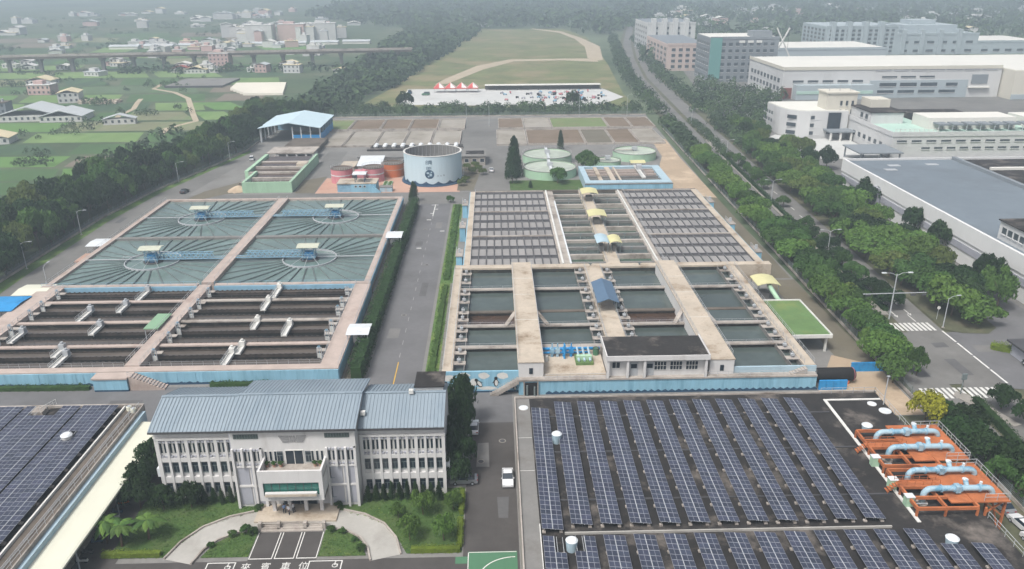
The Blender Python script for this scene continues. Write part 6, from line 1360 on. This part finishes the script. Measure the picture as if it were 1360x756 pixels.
wins(t,168,262,15,6.6,7.4,327,.66); wins(t,179,228,9,3.6,4.4,327,.66); wins(t,334,366,6,3,5,167,.45,face='x')
MB().box(167.5,182,350,371,10.2,15).part('roof_block', 'fac_white', t); MB().box(167,182.5,349.5,371.5,15,15.4).part('block_roof', 'roofing', t); wins(t,352,362,2,11.6,13.8,167.5,.5,face='x')
MB().box(186,224,336,350,10.2,15).part('roof_block', 'roof_pale', t); MB().box(230,300,338,352,10.2,14.4).part('roof_block', 'roof_pale', t)
m = MB(); m2 = MB()
for x in range(188,300,6): m.box(x,x+4.4,330,336,12.8,13.4); m2.beam((x,331,10.2),(x,331,12.8),.25); m2.beam((x+4,335,10.2),(x+4,335,12.8),.25)
m.part('cooling_unit', 'fac_grey', t); m2.parts('unit_leg', 'galv', t)
MB().rail((168,327.4,10.4),(186,327.4,10.4),1.6,2,.15).part('railing', 'roof_pale', t)
MB().box(190,216,358,371,10.2,13).part('roof_block', 'roofing', t); MB().box(172,181,362,372,15.4,19).part('stair_tower', 'fac_cream', t)
# large white factory behind
t = thing('factory', 'very long white factory with pale flat roof and blue grey lower wall', 'factory', (240,525,0))
MB().box(177,312,492,560,-.3,18.2).part('wall', 'fac_white', t); MB().box(178,311,493,559,17.8,18.5).part('roof', 'roof_pale', t); MB().box(176.6,312,491.6,492,17,19).box(176.6,177,492,560,17,19).part('parapet', 'fac_cream', t)
MB().box(231,292,491.5,492,0,10.5).part('lower_panel', 'fac_blue', t); MB().box(184,231,486,492,0,8.6).part('annex', 'fac_blue', t); MB().box(184,231,485.7,486,3.4,5.2).part('annex_band', 'mint', t); MB().box(176.4,183,491.4,492,0,6.5).part('brick_panel', 'brick', t)
wins(t,182,228,5,9.6,10.9,492,.72); wins(t,237,272,3,12,13,492,.8); wins(t,236,274,3,6.8,9,491.5,.82); wins(t,235,286,4,2.8,4.6,491.5,.8); wins(t,276,288,1,6.8,8.8,491.5,.6); wins(t,233,310,7,16.2,16.8,492,.85,'panel_grey')
MB().box(294,304,491.6,492,8,13.5).part('louvre', 'fac_grey', t); MB().box(292.5,305.5,490,492,5.6,6.2).part('balcony', 'roof_pale', t)
for z in (4,9): wins(t,496,556,9,z,z+2.6,177,.6,face='x')
t = thing('factory', 'cream blank walled factory block adjoining the very long factory', 'factory', (370,520,0)); MB().box(313,440,480,570,-.3,17).part('wall', 'fac_cream', t); MB().box(314,439,481,569,16.6,17.3).part('roof', 'roof_pale', t); MB().box(313,440,479.6,480,0,3).part('base_band', 'fac_blue', t)
for x0, y0, w_, d, h, wm, rm, lab, fl, nx in (
    (152,572,48,40,30,'fac_grey','roof_pale','dark grey office tower with teal corner and rows of small windows',6,9),
    (137,642,32,90,20,'fac_pink','fac_grey','pinkish parking block with open decks behind the dark grey tower',4,5),
    (148,790,46,70,27,'fac_white','fac_grey','white office complex with stair towers at the avenue bend',5,4),
    (200,640,110,60,16,'fac_blue','roof_pale','pale roofed hall behind the dark grey tower',1,10),
    (305,750,66,60,25,'fac_blue','fac_blue','pale blue tower row with stacked dark windows',6,12),
    (371,750,76,80,18,'fac_blue','fac_blue','pale blue stepped factory beside the tower row',2,6),
    (447,750,60,60,11,'fac_blue','roof_pale','low pale blue factory wing with dark slot window',1,5)):
    t = thing('factory' if h < 19 else 'office_block', lab, 'building', (x0+w_/2,y0,0))
    MB().box(x0,x0+w_,y0,y0+d,-.3,h).part('wall', wm, t); MB().box(x0+.6,x0+w_-.6,y0+.6,y0+d-.6,h-.3,h+.3).part('roof', rm, t); MB().box(x0-.3,x0+w_+.3,y0-.3,y0,h-1,h+.8).part('parapet', wm, t)
    sh = (h-3)/fl
    for f in range(fl): wins(t, x0+2, x0+w_-2, nx, 2+f*sh, 2+f*sh+min(2.2,sh*.55), y0, .55); wins(t, y0+2, y0+d-2, 6, 2+f*sh, 2+f*sh+min(2.2,sh*.55), x0, .5, face='x')
    if 'teal' in lab: MB().box(x0-.2,x0+8,y0-.4,y0-.3,2,h).part('teal_panel', 'fac_teal', t); MB().box(x0+30,x0+44,y0+4,y0+16,h,h+4).part('plant_room', 'fac_grey', t); [MB().box(x0+20+i*6,x0+24+i*6,y0-.4,y0-.3,h-3.4,h-1.8).part('sign_letter', 'paint_white', t) for i in range(3)]
    if 'complex' in lab or 'tower row' in lab:
        for i in range(4): MB().box(x0+4+i*w_/4.4,x0+8+i*w_/4.4,y0-1.5,y0+6,0,h+4).part('stair_tower', wm, t)
    if 'stepped' in lab: MB().box(x0+10,x0+60,y0+10,y0+50,h,h+7).part('upper_block', wm, t); MB().box(x0+20,x0+44,y0+20,y0+40,h+7,h+11).part('upper_block', wm, t)
for x, y, s in ((200,600,1),(228,604,-1)):
    c = thing('crawler_crane', 'white lattice crane boom standing behind the very long factory', 'crane', (x,y,0), 'lattice crane booms'); MB().beam((x,y,0),(x+s*18,y+4,34),.9).part('boom', 'paint_white', c); MB().cb(x,y,0,4,4,3).part('cab', 'blue_deep', c); MB().beam((x+s*18,y+4,34),(x+s*18,y+4,20),.15).part('cable', 'steel_dark', c)
# storage lot behind the tree row
mat('tent_red', '#c0504c', .7, .08, .5)
for i in range(4):
    x = -36+i*7.4; t = thing('event_tent', 'red and white peaked tent in the row on the storage lot', 'tent', (x,536,0), 'red and white tents')
    for a in (-1,1):
        for b in (-1,1): MB().cb(x+a*3.3,536+b*3.3,-.1,.15,.15,3).part('pole', 'galv', t)
    for k in range(8):
        a0, a1 = 2*pi*(k-.5)/8+pi/8, 2*pi*(k+.5)/8+pi/8; f = lambda a: (x+3.6*max(-1,min(1,1.414*math.cos(a))), 536+3.6*max(-1,min(1,1.414*math.sin(a))), 3); MB().add([f(a0),f(a1),(x,536,6.2)], [(0,1,2)]).part('canopy_panel', 'tent_red' if k % 2 else 'paint_white', t)
    MB().box(x-3.6,x+3.6,532.35,532.42,2.4,3).part('valance', 'tent_red', t)
t = thing('open_shelter', 'long low white roofed shelter at the back of the storage lot', 'shelter', (30,546,0)); MB().box(-6,72,541,547,3,3.3).part('roof', 'roof_pale', t)
for x in range(-5,73,7): MB().cb(x,541.5,-.1,.25,.25,3.1).part('post', 'steel_dark', t)
MB().box(-6,72,546.8,547,0,3).part('back_wall', 'conc_dark', t)
lr = random.Random(12)
bk = MB().box(-.35,.35,-.9,.9,.3,.9).box(-.5,.5,.5,.7,.9,1.2).mesh('body', 'dark'); bt = MB().box(-.1,.1,-1.05,-.45,0,.6).box(-.1,.1,.45,1.05,0,.6).mesh('wheel', 'rubber')
bks = [bk]+[MB().box(-.35,.35,-.9,.9,.3,.9).box(-.5,.5,.5,.7,.9,1.2).mesh('body', c_) for c_ in ('panel_grey','pink_wall','paint_white','blue_band')]
for i in range(90):
    x = lr.gauss(46,12) if i < 80 else lr.uniform(-5,70); y = lr.uniform(488,532)
    if not (-4 < x < 72): continue
    t = thing('motorcycle', 'tiny motorcycle parked on the pale storage lot', 'motorcycle', (x,y,-.1), 'motorcycles on the storage lot', lr.uniform(0,6.28)); t.scale = (1.15,)*3
    for me, n in ((bks[i % 5],'body'),(bt,'wheel')): o = bpy.data.objects.new(n, me); COL.objects.link(o); o.parent = t
car(-55,530,0,'blue_navy','blue van parked at the end of the storage lot',-.1,1.3,van=True); car(-44,522,1.4,'court_green','green vehicle beside the tents on the storage lot',-.1,1.2,van=True)
# viaduct
t = thing('viaduct', 'long grey elevated viaduct on tall piers crossing the farmland', 'viaduct', (-300,684,0)); ax, ay, bx, by = -640, 646, -70, 710
MB().beam((ax,ay,11.2),(bx,by,11.2),9,1.8).part('deck', 'conc_dark', t); MB().beam((ax,ay-4.6,12.6),(bx,by-4.6,12.6),.4,1.2).beam((ax,ay+4.6,12.6),(bx,by+4.6,12.6),.4,1.2).part('parapet', 'conc', t)
pm_ = MB().box(-1.3,1.3,-1.3,1.3,-.3,9).box(-1.6,1.6,-3.4,3.4,8.4,10.3).mesh('pier', 'conc_grey'); x = ax+6
while x < bx: child('pier', pm_, t, (x, ay+(by-ay)*(x-ax)/(bx-ax), 0)); x += 24
# village houses
mat('house_white', '#c6c6c3', .8, .08, .2, '#a4a29c', (.55,.75), .2); mat('house_pink', '#c0a59f', .8, .08, .2); mat('roof_tin', '#b7bcbd', .6, .06, .2); mat('roof_red', '#a5524a', .8, .1, .2); mat('roof_tan', '#cbbf9f', .8, .08, .2)
def house(x, y, w_, d, fl, rz, wm, rm, label, group=None, flat=True):
    t = thing('house', label, 'house', (x,y,-.25), group, rz); h = fl*3.1
    MB().box(-w_/2,w_/2,-d/2,d/2,0,h).part('wall', wm, t, local=True)
    if flat: r_ = MB().box(-w_/2-.3,w_/2+.3,-d/2-.3,d/2+.3,h,h+.35).part('roof', rm, t, local=True); MB().box(-w_*.3,w_*.1,-d*.2,d*.3,h+.35,h+2.6).part('stair_house', wm, r_, local=True); MB().cyl(w_*.3,0,h+.35,h+1.9,.7,8).part('water_tank', 'galv', r_, local=True)
    else: MB().yprism([(-w_/2-.5,h),(-w_/2-.5,h-.2),(0,h+w_*.13),(w_/2+.5,h-.2),(w_/2+.5,h),(0,h+w_*.15)], -d/2-.5, d/2+.5).part('roof', rm, t, local=True)
    if y > 760: return t
    n = max(2, int(w_/3)); me = MB().box(-.6,.6,-.06,.02,0,1.4).mesh('window', 'glass_far')
    for f in range(fl):
        for i in range(n): o = bpy.data.objects.new('window', me); COL.objects.link(o); o.parent = t; o.location = (-w_/2+(i+.5)*w_/n, -d/2, f*3.1+1)
    return t
hs = [(-255,450,34,20,1,.1,'house_white','roof_tin','wide tin roofed farm shed beside the short lane',False),(-236,446,22,18,1,.1,'house_white','roof_tin','lower tin roofed farm shed joined to the wide one',False),
 (-266,512,12,14,2,.25,'house_white','roof_tan','two storey white house with tan roof beside the fields',False),(-302,548,15,11,2,0,'house_pink','house_white','pinkish four square farmhouse beside the road',True),(-238,383,14,12,1,.2,'house_white','roof_tan','cream roofed shed at the edge of the near fields',False),
 (-288,470,14,9,2,.1,'fac_grey','conc_dark','grey block house behind the tin roofed sheds',True),(-200,430,16,5,1,.2,'house_white','roof_tin','low white shed beside the brown plot',False),(-330,600,18,12,1,0,'house_white','roof_tan','cream barn near the farmhouse',False)]
for x, y, w_, d, fl, rz, wm, rm, lab, flat in hs: house(x, y, w_, d, fl, rz, wm, rm, lab, None, flat)
house(-252,668,16,12,1,0,'house_white','roof_red','red roofed house below the viaduct',None,False); house(-238,660,18,12,1,0,'house_white','roof_tan','yellowish roofed house next to the red roofed one',None,False); house(-228,690,16,12,4,0,'house_pink','house_white','pinkish four storey house below the viaduct')
vr = random.Random(17)
for x0, x1, y0, y1, n, g in ((-500,-90,640,720,26,'houses below the viaduct'),(-330,-150,760,900,24,'houses of the village behind the viaduct'),(-700,-330,760,1000,30,'houses west of the village'),(-330,-180,900,1050,20,'apartment houses of the village'),(-900,-200,1050,1700,70,'far hazy houses on the plain'),(230,1100,860,1600,105,'far hazy factories behind the woodland'),(-40,260,1150,1700,16,'far hazy roofs above the meadow')):
    for k in range(n):
        y = vr.uniform(y0,y1); f_ = vr.choice((1,1,1,2,2,3)) if 'apart' not in g else vr.choice((3,4,5)); s = 1.6 if 'far' in g else 1
        x = vr.uniform(x0,x1)
        if vr.random() < .5 and k: x, y = lastp[0]+vr.uniform(-26,26), lastp[1]+vr.uniform(-10,10)
        lastp = (x,y)
        if abs(y-(646+(x+640)*.112)) < 14: y += 30
        house(x, y, vr.uniform(7,14)*s, vr.uniform(7,11)*s, f_, vr.uniform(-.3,.3), vr.choice(('house_white','house_white','fac_white','house_white','house_white','house_pink')), vr.choice(('roof_tin','house_white','roof_tan','roof_pale')), {'houses below the viaduct':'pale hazy house in the hamlet below the viaduct','houses of the village behind the viaduct':'pale hazy house of the village behind the viaduct','houses west of the village':'hazy house scattered on the plain west of the village','apartment houses of the village':'hazy white apartment house at the edge of the village','far hazy houses on the plain':'faint far house on the hazy plain','far hazy factories behind the woodland':'faint far pale roofed building behind the factories','far hazy roofs above the meadow':'faint far roof among the woods beyond the meadow'}[g], g, vr.random() < .6)
for i, (w_, h) in enumerate(((60,16),(40,20),(50,14))): house(-268+i*34, 962+i*10, 30, 18, 6, .05*i, 'house_pink' if i % 2 else 'house_white', 'house_white', 'long hazy apartment block standing above the village', 'apartment blocks above the village')
# plastic sheds and greenhouses
t = thing('greenhouse', 'white striped plastic tunnel field at the edge of the tree belt', 'greenhouse', (-155,555,0))
for i in range(9):
    y = 532+i*6; x0 = -150-i*2.4; MB().xprism([(y-1.7,-.2),(y-1.3,1.2),(y,1.8),(y+1.3,1.2),(y+1.7,-.2)], x0-14-(4-abs(4-i))*1.5, x0+12+i*1.2).part('tunnel', 'fac_cream', t)
for i in range(8):
    x = -390+i*34; t = thing('greenhouse', 'long pale greenhouse shed lying behind the viaduct', 'greenhouse', (x,880+i*6,0), 'greenhouses behind the viaduct'); MB().box(x-15,x+15,876+i*6,886+i*6,-.2,2.5).part('wall', 'roof_pale', t); MB().xprism([(875.5+i*6,2.5),(881+i*6,4.2),(886.5+i*6,2.5)], x-15.5, x+15.5).part('roof', 'roof_tin', t)
t = thing('net_house', 'dark grey net covered plot in the green fields', 'net house', (-210,590,0)); MB().box(-230,-190,570,612,-.2,1.1).part('net', 'conc_grey', t); MB().box(-230,-190,569.8,570,-.2,1.2).part('edge', 'steel_dark', t)
m = MB()
for k in range(60): m.cb(-246+vr.uniform(-12,12), 506+vr.uniform(-6,6), -.25, vr.uniform(.8,3), vr.uniform(.8,3), vr.uniform(.4,2))
m.solo('scrap_heap', 'conc_tan', 'heap of scrap and crates beside the tan roofed house', 'scrap', kind='stuff')
# ================================================================ haze
hz = bpy.data.materials.new('haze'); hz.use_nodes = True; hn = hz.node_tree.nodes; hl = hz.node_tree.links
hn.remove(hn['Principled BSDF']); pv_ = hn.new('ShaderNodeVolumePrincipled'); pv_.inputs['Color'].default_value = (.74,.89,1.0,1); pv_.inputs['Density'].default_value = .00058; pv_.inputs['Anisotropy'].default_value = .1
hl.new(pv_.outputs[0], hn['Material Output'].inputs['Volume'])
MB().box(-B-200,B+200,-500,2*B+200,-2,82).solo('haze', hz, 'thin pale haze lying over the whole plain', 'haze', kind='stuff')
